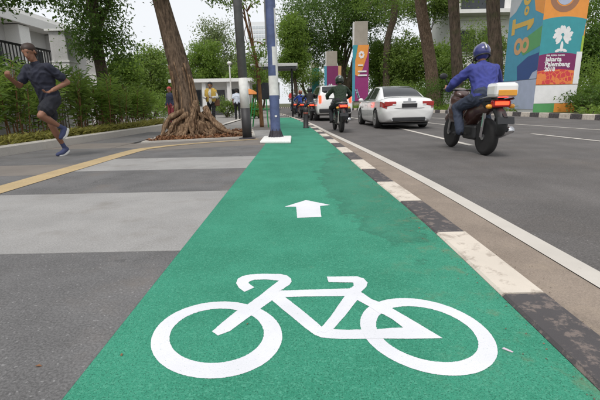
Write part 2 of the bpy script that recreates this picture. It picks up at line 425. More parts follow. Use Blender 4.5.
# green cycle lane with its painted symbols
LY = [y for y in YS if y <= 23.5]
LL = [interp([(LE, -4), (LE, 8), (-.76, 12), (-.95, 17), (-1.7, 24)], y) for y in LY]
lane = strip('bike_lane', LL, [KX(y)-.004 for y in LY], LY, .004, MT['lane'], thick=.034)
def flat(name, pixpolys, mat, z, parent, jit=0.0):
    mb = MB(); r = random.Random(3)
    for k, poly in enumerate(pixpolys):
        P = [gp(x, y, z) for x, y in poly]
        a = sum(P[i].x*P[(i+1) % len(P)].y-P[(i+1) % len(P)].x*P[i].y for i in range(len(P)))
        if a < 0: P = P[::-1]
        mb.add([p+Vector((0, 0, k*.0001)) for p in P], [tuple(range(len(P)))])
    return mb.build(name, mat, parent)
def ring(cx, cy, a, b, ph, cx2, cy2, a2, b2, n=300):
    r = random.Random(5); quads = []
    wob = [1+r.uniform(-.0035, .0035) for k in range(n)]; wob2 = [1+r.uniform(-.006, .006) for k in range(n)]
    po = [(cx+a*math.cos(2*math.pi*k/n)*wob[k], cy+b*math.sin(2*math.pi*k/n+ph)*wob[k]) for k in range(n)]
    pi_ = [(cx2+a2*math.cos(2*math.pi*k/n)*wob2[k], cy2+b2*math.sin(2*math.pi*k/n+ph)*wob2[k]) for k in range(n)]
    return po, pi_
def ringmesh(mb, po, pi_, z):
    n = len(po); P = [gp(x, y, z) for x, y in po]+[gp(x, y, z) for x, y in pi_]
    mb.add(P, [(i, n+i, n+(i+1) % n, (i+1) % n) for i in range(n)])
def rough_poly(poly, step=.9, amp=.17, seed=1):
    r = random.Random(seed); Q = []
    for i, p in enumerate(poly):
        q = poly[(i+1) % len(poly)]; L = math.hypot(q[0]-p[0], q[1]-p[1]); m = max(1, int(L/step))
        for k in range(m):
            t = k/m; Q.append((p[0]+(q[0]-p[0])*t+(r.uniform(-amp, amp) if k else 0), p[1]+(q[1]-p[1])*t+(r.uniform(-amp, amp)*.7 if k else 0)))
    return Q
sym = thing('bicycle_symbol', None, None); sym.parent = lane
sym['label'] = 'large white bicycle painted on the green lane'
mb = MB(); ringmesh(mb, *ring(216.5, 340, 65.7, 38.5, -.10, 216.6, 335.8, 47.2, 27.2), 0.00520); mb.build('front_wheel', MT['bike_paint'], sym)
mb = MB(); ringmesh(mb, *ring(428.9, 336.9, 68.7, 38.8, .375, 427.2, 334.2, 51.2, 28.0), 0.00520); mb.build('rear_wheel', MT['bike_paint'], sym)
# handlebar + fork (pixel outline), frame tubes, saddle
A5 = lambda x, y: (230+x/5, 265+y/5)          # crop coordinates of the two close-ups
B4 = lambda x, y: (320+x*.225, 265+y*.225)
bar = [A5(*p) for p in ((72,134),(45,115),(31,92),(38,70),(62,55),(100,47),(160,44),(250,45),(285,52),(305,68),(308,82),(298,98),(262,122),(200,130),(182,126),(245,78),(180,72),(120,74),(98,82),(92,90),(104,100),(122,112))]
fork = [A5(*p) for p in ((215,100),(262,122),(248,128),(208,178),(118,243),(0,330))]+[(218,335.5),(212,331.5)]+[A5(*p) for p in ((-40,288),(30,232),(90,195),(150,152))]
flat('handlebar', [rough_poly(bar, seed=2)], MT['bike_paint'], 0.00530, sym)
flat('fork', [rough_poly(fork, seed=3)], MT['bike_paint'], 0.00550, sym)
top = [A5(*p) for p in ((248,128),(600,117))]+[B4(*p) for p in ((150,104),(130,136))]+[A5(*p) for p in ((560,156),(400,157),(275,160),(235,160))]
flat('top_tube', [rough_poly(top, seed=4)], MT['bike_paint'], 0.00560, sym)
down = [A5(*p) for p in ((210,176),(222,140),(262,126),(278,162),(350,217),(420,275),(445,297),(470,320),(515,320))]+[B4(*p) for p in ((60,285),(120,288),(205,286),(215,328),(100,329),(45,326))]+[A5(*p) for p in ((455,362),(420,347),(380,318),(320,268),(260,220))]
flat('down_tube', [rough_poly(down, seed=5)], MT['bike_paint'], 0.00540, sym)
seat_t = [B4(*p) for p in ((135,100),(180,120),(168,152),(120,215),(62,282),(20,300),(-8,294),(50,225),(105,145))]
flat('seat_tube', [rough_poly(seat_t, seed=6)], MT['bike_paint'], 0.00570, sym)
saddle = [B4(*p) for p in ((30,52),(165,50),(195,60),(212,78),(205,98),(180,122),(130,108),(150,92),(148,78),(38,76))]
flat('saddle', [rough_poly(saddle, seed=7)], MT['bike_paint'], 0.00580, sym)
stay = [B4(*p) for p in ((180,118),(230,152),(268,166),(320,192),(440,262),(545,325),(410,328),(275,327),(205,326),(190,300),(245,286),(310,280),(370,278),(320,240),(280,218),(262,214),(222,186),(165,155))]
flat('chain_stay', [rough_poly(stay, seed=8)], MT['bike_paint'], 0.00590, sym)
C7 = lambda x, y: (230+x/2.857, 130+y/2.857)
arrow = [C7(*p) for p in ((217,200),(286,214),(257,217),(261,248),(192,251),(189,219),(156,219))]
flat('arrow_symbol', [rough_poly(arrow, .8, .10, 9)], MT['bike_paint'], 0.00520, lane)['label'] = 'white straight arrow painted on the green lane'

# near kerb: alternating painted stones
def kerb_run(name, xf, w, z0, z1, y0, y1, step, first, side_=1):
    root = thing(name, None, None); tag(root, kind='structure')
    y = y0; k = first
    while y < y1:
        ya, yb = y+.006, y+step-.006; q = []
        xa, xb = xf(ya), xf(yb)
        r = random.Random(int(y*100)); dz = r.uniform(-.004, .004)
        mb = MB(); ym = (ya+yb)/2; xm = xf(ym); ch = .018
        prof = [(0, z0), (0, z1-ch*.6), (ch*.6, z1), (w-ch, z1), (w, z1-ch), (w+.012, z0)]
        if side_ < 0: prof = [(-.012, z0), (0, z1-ch), (ch, z1), (w-ch*.6, z1), (w, z1-ch*.6), (w, z0)]
        n = len(prof); vs = []
        for yy, xx in ((ya, xa), (ym, xm), (yb, xb)): vs += [(xx+a, yy, b+dz) for a, b in prof]
        fs = [(s*n+i, (s+1)*n+i, (s+1)*n+(i+1) % n, s*n+(i+1) % n) for s in range(2) for i in range(n)]
        fs += [tuple(range(n)), tuple(range(3*n-1, 2*n-1, -1))]
        mb.add(vs, fs); mb.build('kerb_stone', MT['kerb_white' if k % 2 else 'kerb_black'], root)
        y += step; k += 1
    return root
kerb_run('kerb', KX, .195, -.25, .010, 1.52-.82*5, 41, .82, 0)
kerb_run('median_kerb', lambda y: FXX(y), .2, -.25, .10, 3.2, 88, .70, 0, -1)
strip('median', [f+.195 for f in fx], [60]*len(YS), YS, .06, MT['grass_soil'])

# left planter: low pale wall and soil bed
PW = [(-5.5, -2), (-5.5, 1), (-5.16, 6.9), (-4.73, 13.4), (-4.85, 15.4), (-5.7, 16.6), (-8.4, 17.2)]
pw = arc3([(x, y, 0) for x, y in PW], 4)
MB()
mb = MB(); L2 = []; R2 = []
for i, p in enumerate(pw):
    t = (pw[min(i+1, len(pw)-1)]-pw[max(i-1, 0)]).normalized(); nn = Vector((-t.y, t.x, 0))
    R2.append(p); L2.append(p+nn*.22)
prof = []
n = len(pw)
for k, (z, w) in enumerate(((-.05, 0), (.15, .012), (.17, .035), (.17, .2), (.0, .22))):
    mb.v += [tuple(R2[i]+(L2[i]-R2[i])*(w/.22)+Vector((0, 0, z))) for i in range(n)]
for k in range(4):
    for i in range(n-1): mb.f.append((k*n+i, (k+1)*n+i, (k+1)*n+i+1, k*n+i+1)); mb.m.append(0)
pwall = mb.build('planter_wall', MT['kerb_concrete'])
tag(pwall, 'low pale concrete wall edging the hedge bed on the left', 'wall')
mb = MB(); mb.prism([(p.x, p.y) for p in L2]+[(-8.4, -2)], -.02, .11); tag(mb.build('planter_soil', MT['soil']), kind='structure')

# tree pit
PIT = [(-3.5, 8.95), (-1.05, 9.85), (-1.45, 12.9), (-3.85, 12.0)]
cx = sum(p[0] for p in PIT)/4; cy = sum(p[1] for p in PIT)/4
pin = [(cx+(x-cx)*.92, cy+(y-cy)*.92) for x, y in PIT]
pit = thing('tree_pit', None, None); tag(pit, kind='structure')
for i in range(4):
    j = (i+1) % 4
    MB().prism([PIT[i], PIT[j], pin[j], pin[i]], -.03, .035).build('edging', MT['kerb_concrete'], pit)
MB().prism(pin, -.03, .015).build('soil_bed', MT['soil'], pit)
# ================================================================== TREES AND PLANTS
MT['bark'] = mat_bark('bark_brown', (.06, .042, .03), (.235, .165, .115), 7, 1.0)
MT['bark_grey'] = mat_bark('bark_grey', (.05, .038, .03), (.155, .115, .085), 4, .9, (.06, .07, .03))
MT['root'] = mat_bark('root_bark', (.085, .046, .026), (.40, .27, .17), 8, 1.0)
MT['bark_thin'] = mat_bark('bark_thin', (.12, .06, .03), (.30, .16, .08), 8, .6)
MT['leaf_dark'] = mat_leaf('leaf_dark', (.032, .074, .013), (.125, .21, .036), .42)
MT['leaf_mid'] = mat_leaf('leaf_mid', (.060, .130, .020), (.215, .31, .052), .48)
MT['leaf_light'] = mat_leaf('leaf_light', (.070, .135, .024), (.21, .29, .06), .45)
MT['leaf_pale'] = mat_leaf('leaf_pale', (.10, .145, .055), (.22, .27, .11), .4)
MT['leaf_yellow'] = mat_leaf('leaf_yellow', (.16, .17, .035), (.36, .33, .09), .4)
MT['litter'] = mat_leaf('leaf_litter', (.11, .045, .022), (.33, .155, .07), .1)

def leaf_mesh(name, C, size, rs, mat, aspect=2.1, up=.35, fold=.25, dirs=None):
    """C: (n,3) leaf positions -> folded diamond leaves as one mesh"""
    n = len(C); C = np.asarray(C, float)
    d = rs.normal(size=(n, 3)) if dirs is None else np.asarray(dirs, float)
    d /= np.linalg.norm(d, axis=1, keepdims=True)+1e-9
    nr = rs.normal(size=(n, 3)); nr[:, 2] = np.abs(nr[:, 2])+up*2
    nr -= d*(nr*d).sum(1, keepdims=True); nr /= np.linalg.norm(nr, axis=1, keepdims=True)+1e-9
    sd = np.cross(d, nr)
    L = (size*rs.uniform(.65, 1.3, n))[:, None]; w = L/aspect
    V = np.empty((n, 4, 3)); V[:, 0] = C
    V[:, 1] = C+d*L*.45+sd*w*.5+nr*w*fold; V[:, 2] = C+d*L-nr*L*.08; V[:, 3] = C+d*L*.45-sd*w*.5+nr*w*fold
    i = np.arange(n)[:, None]*4
    F = np.concatenate([i+[0, 1, 2], i+[0, 2, 3]], 1).reshape(-1, 3)
    me = bpy.data.meshes.new(name); me.vertices.add(4*n); me.vertices.foreach_set('co', V.ravel())
    me.loops.add(len(F)*3); me.loops.foreach_set('vertex_index', F.ravel().astype(np.int32))
    me.polygons.add(len(F)); me.polygons.foreach_set('loop_start', np.arange(0, len(F)*3, 3, dtype=np.int32))
    me.polygons.foreach_set('loop_total', np.full(len(F), 3, np.int32))
    me.materials.append(mat); me.update(calc_edges=True)
    return me
def link(name, me, parent):
    o = bpy.data.objects.new(name, me); COL.objects.link(o); o.parent = parent; return o

def crown_points(blobs, rs, per, spread):
    """blobs: (centre, radii, nclusters). returns cluster centres and leaf points"""
    CC = []; PP = []
    for c, r, k in blobs:
        v = rs.normal(size=(k, 3)); v /= np.linalg.norm(v, axis=1, keepdims=True)
        v *= (rs.uniform(.12, 1, (k, 1)))**.42
        cc = np.array(c)+v*np.array(r); CC.append(cc)
        sp = spread*rs.uniform(.6, 1.35, (k, 1, 1))
        p = cc[:, None, :]+rs.normal(size=(k, per, 3))*sp*np.array([1, 1, .62])
        PP.append(p.reshape(-1, 3))
    return np.concatenate(CC), np.concatenate(PP)

def make_tree(label, base, trunk, rad, blobs, per=60, spread=.35, leaf=.12, mat='leaf_mid', bark='bark_grey', seed=1, limbs=10, twigs=40, group=None, name='tree', clip=None, cat='tree', aspect=2.1, nseg=14, tmin=.55):
    rs = np.random.RandomState(seed); r = random.Random(seed)
    root = thing(name, label, cat, base, 0, group)
    CC, PP = crown_points(blobs, rs, per, spread)
    P = arc3(trunk, 6); n = len(P)
    rr = [interp([(a, i) for i, a in enumerate(rad)], (len(rad)-1)*i/(n-1)) for i in range(n)]
    mb = MB(); ph = [r.uniform(0, 6.28) for _ in range(4)]
    mb.tube(P, rr, nseg, flute=lambda i, a: 1+.09*math.sin(3*a+ph[0]+i*.12)+.05*math.sin(5*a+ph[1]-i*.2)+.03*math.sin(9*a+ph[2]))
    idx = list(range(len(CC))); r.shuffle(idx)
    # main limbs from the upper trunk to far clusters, twigs from limbs to more clusters
    pts = []
    for k in idx[:limbs]:
        t = r.uniform(tmin, 1.0); s = P[int(t*(n-1))]; e = Vector(CC[k]); d = e-s
        m1 = s+d*.35+Vector((r.uniform(-.1, .1), r.uniform(-.1, .1), .16))*d.length; m2 = s+d*.72+Vector((r.uniform(-.08, .08), r.uniform(-.08, .08), .08))*d.length
        q = arc3([s, m1, m2, e], 4); r0 = rr[int(t*(n-1))]*r.uniform(.35, .6)
        mb.tube(q, [max(.012, r0*(1-.88*i/(len(q)-1))) for i in range(len(q))], 6); pts += q[4:]
    for k in idx[limbs:limbs+twigs]:
        e = Vector(CC[k])
        if not pts: break
        s = min(r.sample(pts, min(24, len(pts))), key=lambda p: (p-e).length); d = e-s
        mb.tube([s, s+d*.5+Vector((0, 0, .1))*d.length, e], [.03, .018, .007], 4, cap=False)
    mb.build('trunk', MT[bark], root, smooth=True)
    if clip is not None: PP = PP[clip(PP)]
    link('crown', leaf_mesh('crown', PP, leaf, rs, MT[mat], aspect), root)
    return root

# --- big leaning tree with exposed roots beside the lane
TB = Vector((-2.72, 11.0, 0.0))
tp = [(190, 128), (186.5, 104), (182, 80), (174, 52), (166, 22), (156, -18), (146, -70)]
trunk = [dp(x, y, 11.0)-TB for x, y in tp]; trunk[0].z = -.02
trunk[0].x = trunk[1].x+.02
trad = [.36, .30, .265, .24, .21, .19, .17]
tr = np.random.RandomState(4)
blobs = [((-1.9, 0, 6.6), (3.0, 3.0, 1.5), 150), ((.3, -.6, 5.9), (1.5, 2.2, .9), 60), ((-3.6, -1.5, 5.3), (1.8, 1.8, .9), 60), ((1.2, .5, 4.75), (.8, 1.0, .45), 14), ((.85, 0, 3.55), (.35, .5, .3), 7), ((-.75, .1, 3.9), (.6, .8, .5), 12), ((-3.7, -1.5, 3.3), (1.25, .7, .36), 52), ((-2.5, -1.2, 3.7), (.9, .7, .35), 26), ((-4.2, -1.6, 3.6), (.9, .7, .35), 32), ((.1, -.2, 4.05), (.8, .8, .3), 14), ((1.5, .2, 3.9), (.5, .5, .25), 7)]
bigtree = make_tree('thick brown tree leaning left over its tangle of exposed roots', TB, trunk, trad, blobs, 42, .22, .105, 'leaf_dark', 'bark', 4, 16, 60, nseg=22, tmin=.9)
rr = random.Random(12)
root_pix = []
for k in range(84):
    a = -2.9+k*.0749+rr.uniform(-.1, .1); ca, sa = math.cos(a), math.sin(a)
    L = rr.uniform(.55, 1.0); h = rr.uniform(.2, .85) if ca < .2 else rr.uniform(.2, .65)
    bend = rr.uniform(-.4, .4); w1, w2, w3 = (rr.uniform(-.09, .09) for _ in range(3))
    q = lambda d, z, b=0: Vector((ca*d-sa*b, sa*d*.85+ca*b, z))
    path = arc3([q(.20, h), q(.30+rr.uniform(0, .08), h*.78+.03, bend*.2+w1), q(.40+.12*L, h*.45+.05, bend*.5+w2), q(.46+.3*L, .13*h+.05, bend*.8+w3), q(.5+.5*L, .035, bend*1.1-w1), q(.52+.68*L, -.03, bend*1.4-w2)], 5)
    r0 = rr.choice((.022, .03, .038, .05, .066)); m = len(path)
    mb = MB(); ph = rr.uniform(0, 6)
    mb.tube(path, [r0*(1-.5*i/(m-1))*(1+.16*math.sin(i*1.3+ph)+.08*math.sin(i*2.9+ph)) for i in range(m)], 8, flute=lambda i, a: 1+.18*math.sin(2*a+i*.4+ph)+.1*math.sin(3*a-i*.7))
    mb.build('root', MT['root'], bigtree, smooth=True)
# two long surface roots: to the right along the ground, and the knotted hump on the left
for path, r0 in (([(.3, -.3, .75), (.55, -.5, .35), (.85, -.6, .14), (1.2, -.62, .08), (1.45, -.66, .05)], .07), ([(-.15, -.15, .70), (-.42, -.38, .60), (-.62, -.5, .44), (-.74, -.58, .2), (-.76, -.68, .0)], .09),
                 ([(-.15, -.25, .6), (-.35, -.5, .46), (-.48, -.62, .33), (-.54, -.76, .15), (-.6, -.88, -.02)], .07), ([(.1, -.45, .9), (.05, -.75, .55), (.0, -.85, .3), (.15, -.95, .05), (.5, -1.05, -.01)], .05)):
    q = arc3(path, 6); m = len(q)
    mb = MB(); mb.tube(q, [r0*(1-.5*i/(m-1))*(1+.15*math.sin(i*.9)) for i in range(m)], 9, flute=lambda i, a: 1+.14*math.sin(3*a+i*.3)); mb.build('root', MT['root'], bigtree, smooth=True)
# swollen knot of roots on the left side
mb = MB()
for k in range(16): mb.ball((-.45+rr.uniform(-.22, .2), -.4+rr.uniform(-.15, .2), rr.uniform(.02, .42)), (rr.uniform(.08, .16), rr.uniform(.08, .14), rr.uniform(.1, .2)), 9, 7)
mb.build('root_knot', MT['root'], bigtree, smooth=True)
# aerial roots hugging the trunk
for k in range(14):
    a = -2.6+k*.21+rr.uniform(-.08, .08); z1 = rr.uniform(.9, 1.9)
    pp = []
    for j in range(7):
        z = z1*(1-j/6); c_ = min(range(len(trunk)), key=lambda i: abs(trunk[i].z-z)); i2 = min(c_+1, len(trunk)-1)
        cx_ = interp([(t.x, t.z) for t in trunk], z); rr_ = interp([(q_, t.z) for q_, t in zip(trad, trunk)], z)
        aa = a+.12*math.sin(z*3+k); pp.append((cx_+math.cos(aa)*(rr_+.0), math.sin(aa)*(rr_+.0), z))
    mb = MB(); mb.tube(arc3(pp, 3), rr.uniform(.018, .034), 6); mb.build('aerial_root', MT['root'], bigtree, smooth=True)
# knotted root mass
mb = MB()
for k in range(26):
    a = rr.uniform(0, 6.28); d = rr.uniform(.15, .7); z = rr.uniform(0, .6)*(.95-d)
    mb.ball((math.cos(a)*d, math.sin(a)*d*.8-.1, z), (rr.uniform(.08, .15), rr.uniform(.08, .15), rr.uniform(.08, .2)), 8, 6)
mb.build('root_mass', MT['root'], bigtree, smooth=True)
# dry litter in the pit
rs = np.random.RandomState(9)
pts = []
while len(pts) < 2600:
    x, y = rs.uniform(-3.75, -1.1), rs.uniform(8.8, 12.9)
    u = [(pin[i], pin[(i+1) % 4]) for i in range(4)]
    if all((b[0]-a[0])*(y-a[1])-(b[1]-a[1])*(x-a[0]) > 0 for a, b in u): pts.append((x, y, .02+abs(rs.normal())*.02))
dirs = rs.normal(size=(2600, 3)); dirs[:, 2] *= .25
lit = link('leaf_litter', leaf_mesh('leaf_litter', pts, .085, rs, MT['litter'], 1.8, 1.5, dirs=dirs), None)
tag(lit, 'reddish dry leaves covering the tree pit', 'leaf litter', kind='stuff')

# --- dark tree in the hedge bed, left
make_tree('dark leafy tree rising from the hedge bed beside the white gate post', (-6.75, 14.4, .1), [(0, 0, 0), (.05, 0, 1.5), (-.05, .1, 3.0), (.1, 0, 5)], [.24, .19, .17, .1],
          [((.1, -.2, 3.6), (.85, 1.2, 1.35), 90), ((.1, -.3, 5.2), (1.6, 2.2, 1.1), 110), ((.75, -.2, 2.7), (.5, .7, .7), 13)], 60, .23, .115, 'leaf_dark', 'bark_grey', 21, 10, 30)
# --- thin young tree with green stakes, behind the grey pole
yb = gp(262, 127)
pth = [(262, 127), (260.5, 105), (259, 80), (256, 60), (251, 40), (246, 22), (243, 5)]
tt = [dp(x, y, yb.y)-yb for x, y in pth]; tt[0].z = 0
thin = make_tree('slender brown tree held between green stakes behind the grey pole', yb, tt, [.07, .065, .06, .055, .045, .035, .025],
          [((-.25, 0, 2.6), (.55, .5, .35), 12), ((-.7, 0, 4.6), (1.2, 1.0, .9), 34), ((-.1, .1, 1.8), (.3, .3, .3), 8)], 26, .16, .11, 'leaf_mid', 'bark_thin', 23, 8, 20)
MT['green_paint'] = mat_plain('green_paint', (.03, .30, .08), .5)
for a, b in (((-.42, -.1, 0), (-.28, 0, 1.0)), ((.42, .1, 0), (.30, 0, 1.0)), ((-.35, .25, 0), (-.2, .2, 1.0)), ((.25, -.3, 0), (.2, -.2, .95))):
    MB().tube([a, b], .022, 6).build('stake', MT['green_paint'], thin)
MB().tube([(-.34, 0, .62), (.36, 0, .62)], .018, 6).build('stake_rail', MT['green_paint'], thin)

# --- trees behind on the left
def bush_tree(label, x, y, top, Y, wpx, hpx, mat, seed, n=70, leaf=.2, per=46, trunkr=.18, group='trees in the park behind', spread=None):
    c = dp(x, top+hpx/2, Y); s = Y/400
    rw, rh = wpx*s/2, hpx*s/2; base = Vector((c.x, Y, -.03)); hz = c.z
    n = int(n*1.9); per = int(per*1.15)
    rg = random.Random(seed); blobs = [((0, 0, hz), (rw*.8, rw*.7, rh*.78), n//2)]
    for k in range(6):
        a = rg.uniform(0, 6.28); blobs.append(((math.cos(a)*rw*.55, math.sin(a)*rw*.5, hz+rg.uniform(-.5, .55)*rh), (rw*.42, rw*.42, rh*.38), n//9))
    return make_tree(label, base, [(0, 0, 0), (.1*rw, 0, hz*.35), (-.05*rw, 0, hz*.7), (0, 0, hz)], [trunkr, trunkr*.8, trunkr*.6, trunkr*.3], blobs, per, spread or rw*.17, leaf, mat, 'bark_grey', seed, 9, 24, group=group)
bush_tree('round fresh green tree between the hedge and the leaning trunk', 152, 50, 40, 34, 50, 72, 'leaf_light', 31, 80, .22)
bush_tree('dense deep green tree just right of the leaning trunk', 203, 60, 38, 42, 40, 66, 'leaf_mid', 32, 80, .24)
bush_tree('tall pale yellowish tree rising against the sky left of the grey pole', 224, 40, 15, 52, 46, 84, 'leaf_pale', 33, 80, .26, 40)
bush_tree('green tree filling the gap behind the grey pole', 250, 70, 50, 46, 34, 56, 'leaf_light', 34, 60, .22)
bush_tree('dark green tree low behind the hedge', 128, 70, 52, 30, 36, 56, 'leaf_mid', 35, 60, .2)
bush_tree('small green tree behind the white gatehouse', 182, 70, 58, 60, 40, 50, 'leaf_mid', 36, 50, .26)
bush_tree('hazy green tree left of the blue pole', 262, 60, 58, 70, 30, 44, 'leaf_light', 37, 50, .3)
bush_tree('rounded dark tree under the pale tall tree', 238, 76, 62, 38, 30, 44, 'leaf_mid', 38, 50, .2)

# --- big dark-crowned tree right of centre, forked trunk
fb = Vector((dp(346, 100, 64).x, 64, .06))
fk = make_tree('broad dark-crowned tree with a forked trunk between the two far pillars', fb, [(0, 0, 0), (-.15, 0, 1.8), (-.5, 0, 4), (-1.3, 0, 7)], [.42, .36, .3, .18],
     [((-2.2, -2, 8.2), (4.4, 4, 2.6), 190), ((2.4, -1.5, 9.2), (3.4, 3.6, 2.3), 130), ((0, 0, 11), (5.2, 5, 2.2), 110), ((-4.9, -1, 6.4), (1.6, 2.4, 2.6), 55), ((-2.4, -1, 5.4), (2.0, 2, 1.4), 40), ((1.3, -1, 6.2), (1.3, 1.5, .8), 16)], 70, .55, .21, 'leaf_dark', 'bark_grey', 41, 20, 50)
mb = MB(); mb.tube(arc3([(-.1, 0, 1.2), (.5, 0, 3.2), (.9, 0, 5), (2.2, 0, 8)], 4), [.3]*5+[.24]*4+[.2]*4, 9); mb.build('trunk_fork', MT['bark_grey'], fk, smooth=True); fk.scale = (1.5, 1.2, 1.5)
# tree over the lane farther on
bush_tree('leafy tree overhanging the far end of the lane', 293, 30, 8, 36, 34, 74, 'leaf_mid', 42, 110, .19, 60, .2, 'trees over the far road')
bush_tree('small far tree whose trunk stands above the motorcycles', 304, 78, 62, 75, 44, 30, 'leaf_mid', 43, 50, .3, 40, .3, 'trees over the far road')
bush_tree('faint far green tree closing the road', 318, 85, 80, 120, 60, 26, 'leaf_light', 44, 50, .45, 40, .3, 'trees over the far road')

# --- thick trunks along the median
def median_tree(label, pix, Y, rad, seed, blobs, mat='leaf_dark', bark='bark_grey'):
    Y *= 1.13; rad = [q*1.1 for q in rad]
    b = dp(pix[0][0], 108, Y); b.z = .06; b.y = Y
    t = [dp(x, y, Y)-b for x, y in pix]; t[0].z = 0
    return make_tree(label, b, t, rad, blobs, 46, .42, .19, mat, bark, seed, 12, 30, tmin=.8, group='trees along the median')
# a far wood closing both sides of the view, one mass
rs = np.random.RandomState(88); pts = []
for x0, x1, Y0, Y1, h, k in ((-42, -9, 62, 80, 8.5, 420), (14, 44, 60, 84, 9, 300), (-90, -30, 50, 70, 9, 160), (22, 60, 36, 50, 7, 200)):
    for _ in range(k):
        cx_, cy_ = rs.uniform(x0, x1), rs.uniform(Y0, Y1); hz = h*(.75+.35*math.sin(cx_*.45)+.15*math.sin(cx_*1.3+1)); cz = rs.uniform(.05, 1)*hz
        pts.append(np.array([cx_, cy_, cz])+rs.normal(size=(70, 3))*np.array([.8, .8, .55]))
pts = np.concatenate(pts); pts = pts[pts[:, 2] > -.2]
tag(link('far_wood', leaf_mesh('far_wood', pts, .42, rs, MT['leaf_mid'], 1.8), None), 'distant wood closing the view behind the trees', 'wood', kind='stuff')
median_tree('slim double-stemmed tree right of the far orange banner', [(387, 100), (387, 72), (388, 40), (394, 15), (396, -25), (398, -50)], 46, [.42, .4, .36, .36, .34, .22], 51, [((0, 0, 13.0), (5, 5, 3.0), 120)], 'leaf_mid')
sd_ = MB()
median_tree('thick brown trunk leaning left above the white sedan', [(434, 100), (431, 72), (427, 40), (422, 10), (419, -25), (417, -60)], 33, [.56, .50, .46, .44, .42, .3], 52, [((0, 0, 11.4), (5, 5, 2.6), 120)], 'leaf_mid', 'bark')
median_tree('dark upright trunk beside the white house window', [(459, 100), (457, 70), (455, 35), (453, 0), (452, -40), (451, -70)], 29.5, [.42, .38, .36, .35, .34, .25], 53, [((0, 0, 10.6), (4.5, 4.5, 2.4), 110)], 'leaf_mid')
median_tree('mossy trunk directly left of the big banner pillar', [(496, 100), (495, 60), (494, 30), (493, 0), (492, -40), (492, -80)], 24.2, [.40, .37, .36, .35, .34, .25], 54, [((0, 0, 9.3), (4.2, 4.2, 2.0), 100)], 'leaf_mid')
# --- foliage behind the median
for k, (x, y, Y, w, h, m, lb) in enumerate([(380, 30, 66, 36, 62, 'leaf_mid', 'bushy tree right behind the far banner pillar'), (408, 26, 52, 46, 70, 'leaf_light', 'spreading green tree seen between two leaning trunks'),
        (441, 40, 50, 44, 60, 'leaf_mid', 'dark low tree behind the blue-jacketed rider'), (474, 16, 46, 60, 84, 'leaf_light', 'fresh green tree below the white house window'),
        (392, 62, 70, 50, 38, 'leaf_dark', 'dark shrubby tree above the white sedan roof'), (596, 20, 34, 52, 62, 'leaf_dark', 'dark tree right of the big banner pillar'), (612, -50, 40, 90, 110, 'leaf_mid', 'tall tree at the right picture edge'),
        (346, 60, 84, 22, 40, 'leaf_light', 'narrow tree between the two far banner pillars'), (430, -20, 60, 70, 45, 'leaf_light', 'high light green crown at the top right of centre')]):
    bush_tree(lb, x, y, y, Y, w, h, m, 60+k, 85, .26 if Y < 50 else .32, 46, .22, 'trees beyond the median')

# ------------------------------------------------------------------ hedge bed: tall leafy plants with brown canes
rs = np.random.RandomState(77); r = random.Random(77)
def hedge_plant(label, loc, h, w, seed, mat, n=420):
    rs = np.random.RandomState(seed); r = random.Random(seed)
    root = thing('hedge_plant', label, 'shrub', loc, 0, 'tall leafy plants in the hedge bed')
    P = []; D = []
    for s in range(r.randint(6, 9)):
        a = r.uniform(0, 6.28); d = r.uniform(0, .35)*w; bx, by = math.cos(a)*d, math.sin(a)*d
        lx_, ly_ = bx+r.uniform(-.25, .25)*w, by+r.uniform(-.25, .25)*w; hh = h*r.uniform(.65, 1.05)
        path = arc3([(bx, by, 0), ((bx+lx_)/2+r.uniform(-.05, .05), (by+ly_)/2, hh*.5), (lx_, ly_, hh)], 4)
        mb = MB(); mb.tube(path, [.014*(1-.6*i/(len(path)-1)) for i in range(len(path))], 5); mb.build('cane', MT['bark_thin'], root)
        m = n//7; t = rs.beta(2.2, 1.2, m)*.9+.1
        for q in t:
            c = path[min(int(q*(len(path)-1)), len(path)-1)]
            aa = rs.uniform(0, 6.28); rad = rs.uniform(.02, .16)*w*(.6+q)
            P.append((c.x+math.cos(aa)*rad, c.y+math.sin(aa)*rad, q*hh+rs.normal()*.04)); D.append((math.cos(aa), math.sin(aa), rs.uniform(-.3, .9)))
    link('foliage', leaf_mesh('foliage', P, .21, rs, MT[mat], 4.6, .3, .2, D), root)
    return root
def bedx(y): return interp([(-5.72, -2), (-5.72, 1), (-5.38, 6.9), (-4.95, 13.4), (-5.1, 15.4), (-5.6, 16.5)], y)
spots = []
for k in range(10): spots.append((bedx(5.6+k*1.02)-.62, 5.6+k*1.02, 1.35+.25*r.random(), .78, 'leaf_light' if k % 2 else 'leaf_mid'))
for k in range(9): spots.append((bedx(6.2+k*1.1)-1.55, 6.2+k*1.1, 1.6+.4*r.random(), .9, 'leaf_dark'))
spots.append((bedx(15)-1.3, 15.4, 1.6, .9, 'leaf_light')); spots.append((-5.9, 15.9, 1.3, .8, 'leaf_mid'))
ordn = ['first', 'second', 'third', 'fourth', 'fifth', 'sixth', 'seventh', 'eighth', 'ninth', 'tenth']
for k, (x, y, h, w, m) in enumerate(spots):
    if k < 10: lb = ordn[k]+' plant from the left in the front row of the hedge bed'
    elif k < 19: lb = ordn[k-10]+' tall dark plant from the left in the back row of the hedge bed'
    else: lb = ['light green plant at the far end of the hedge bed', 'last low plant at the far corner of the hedge bed'][k-19]
    hedge_plant(lb, (x, y, .11), h, w, 100+k, m, 520 if k < 10 else 600)
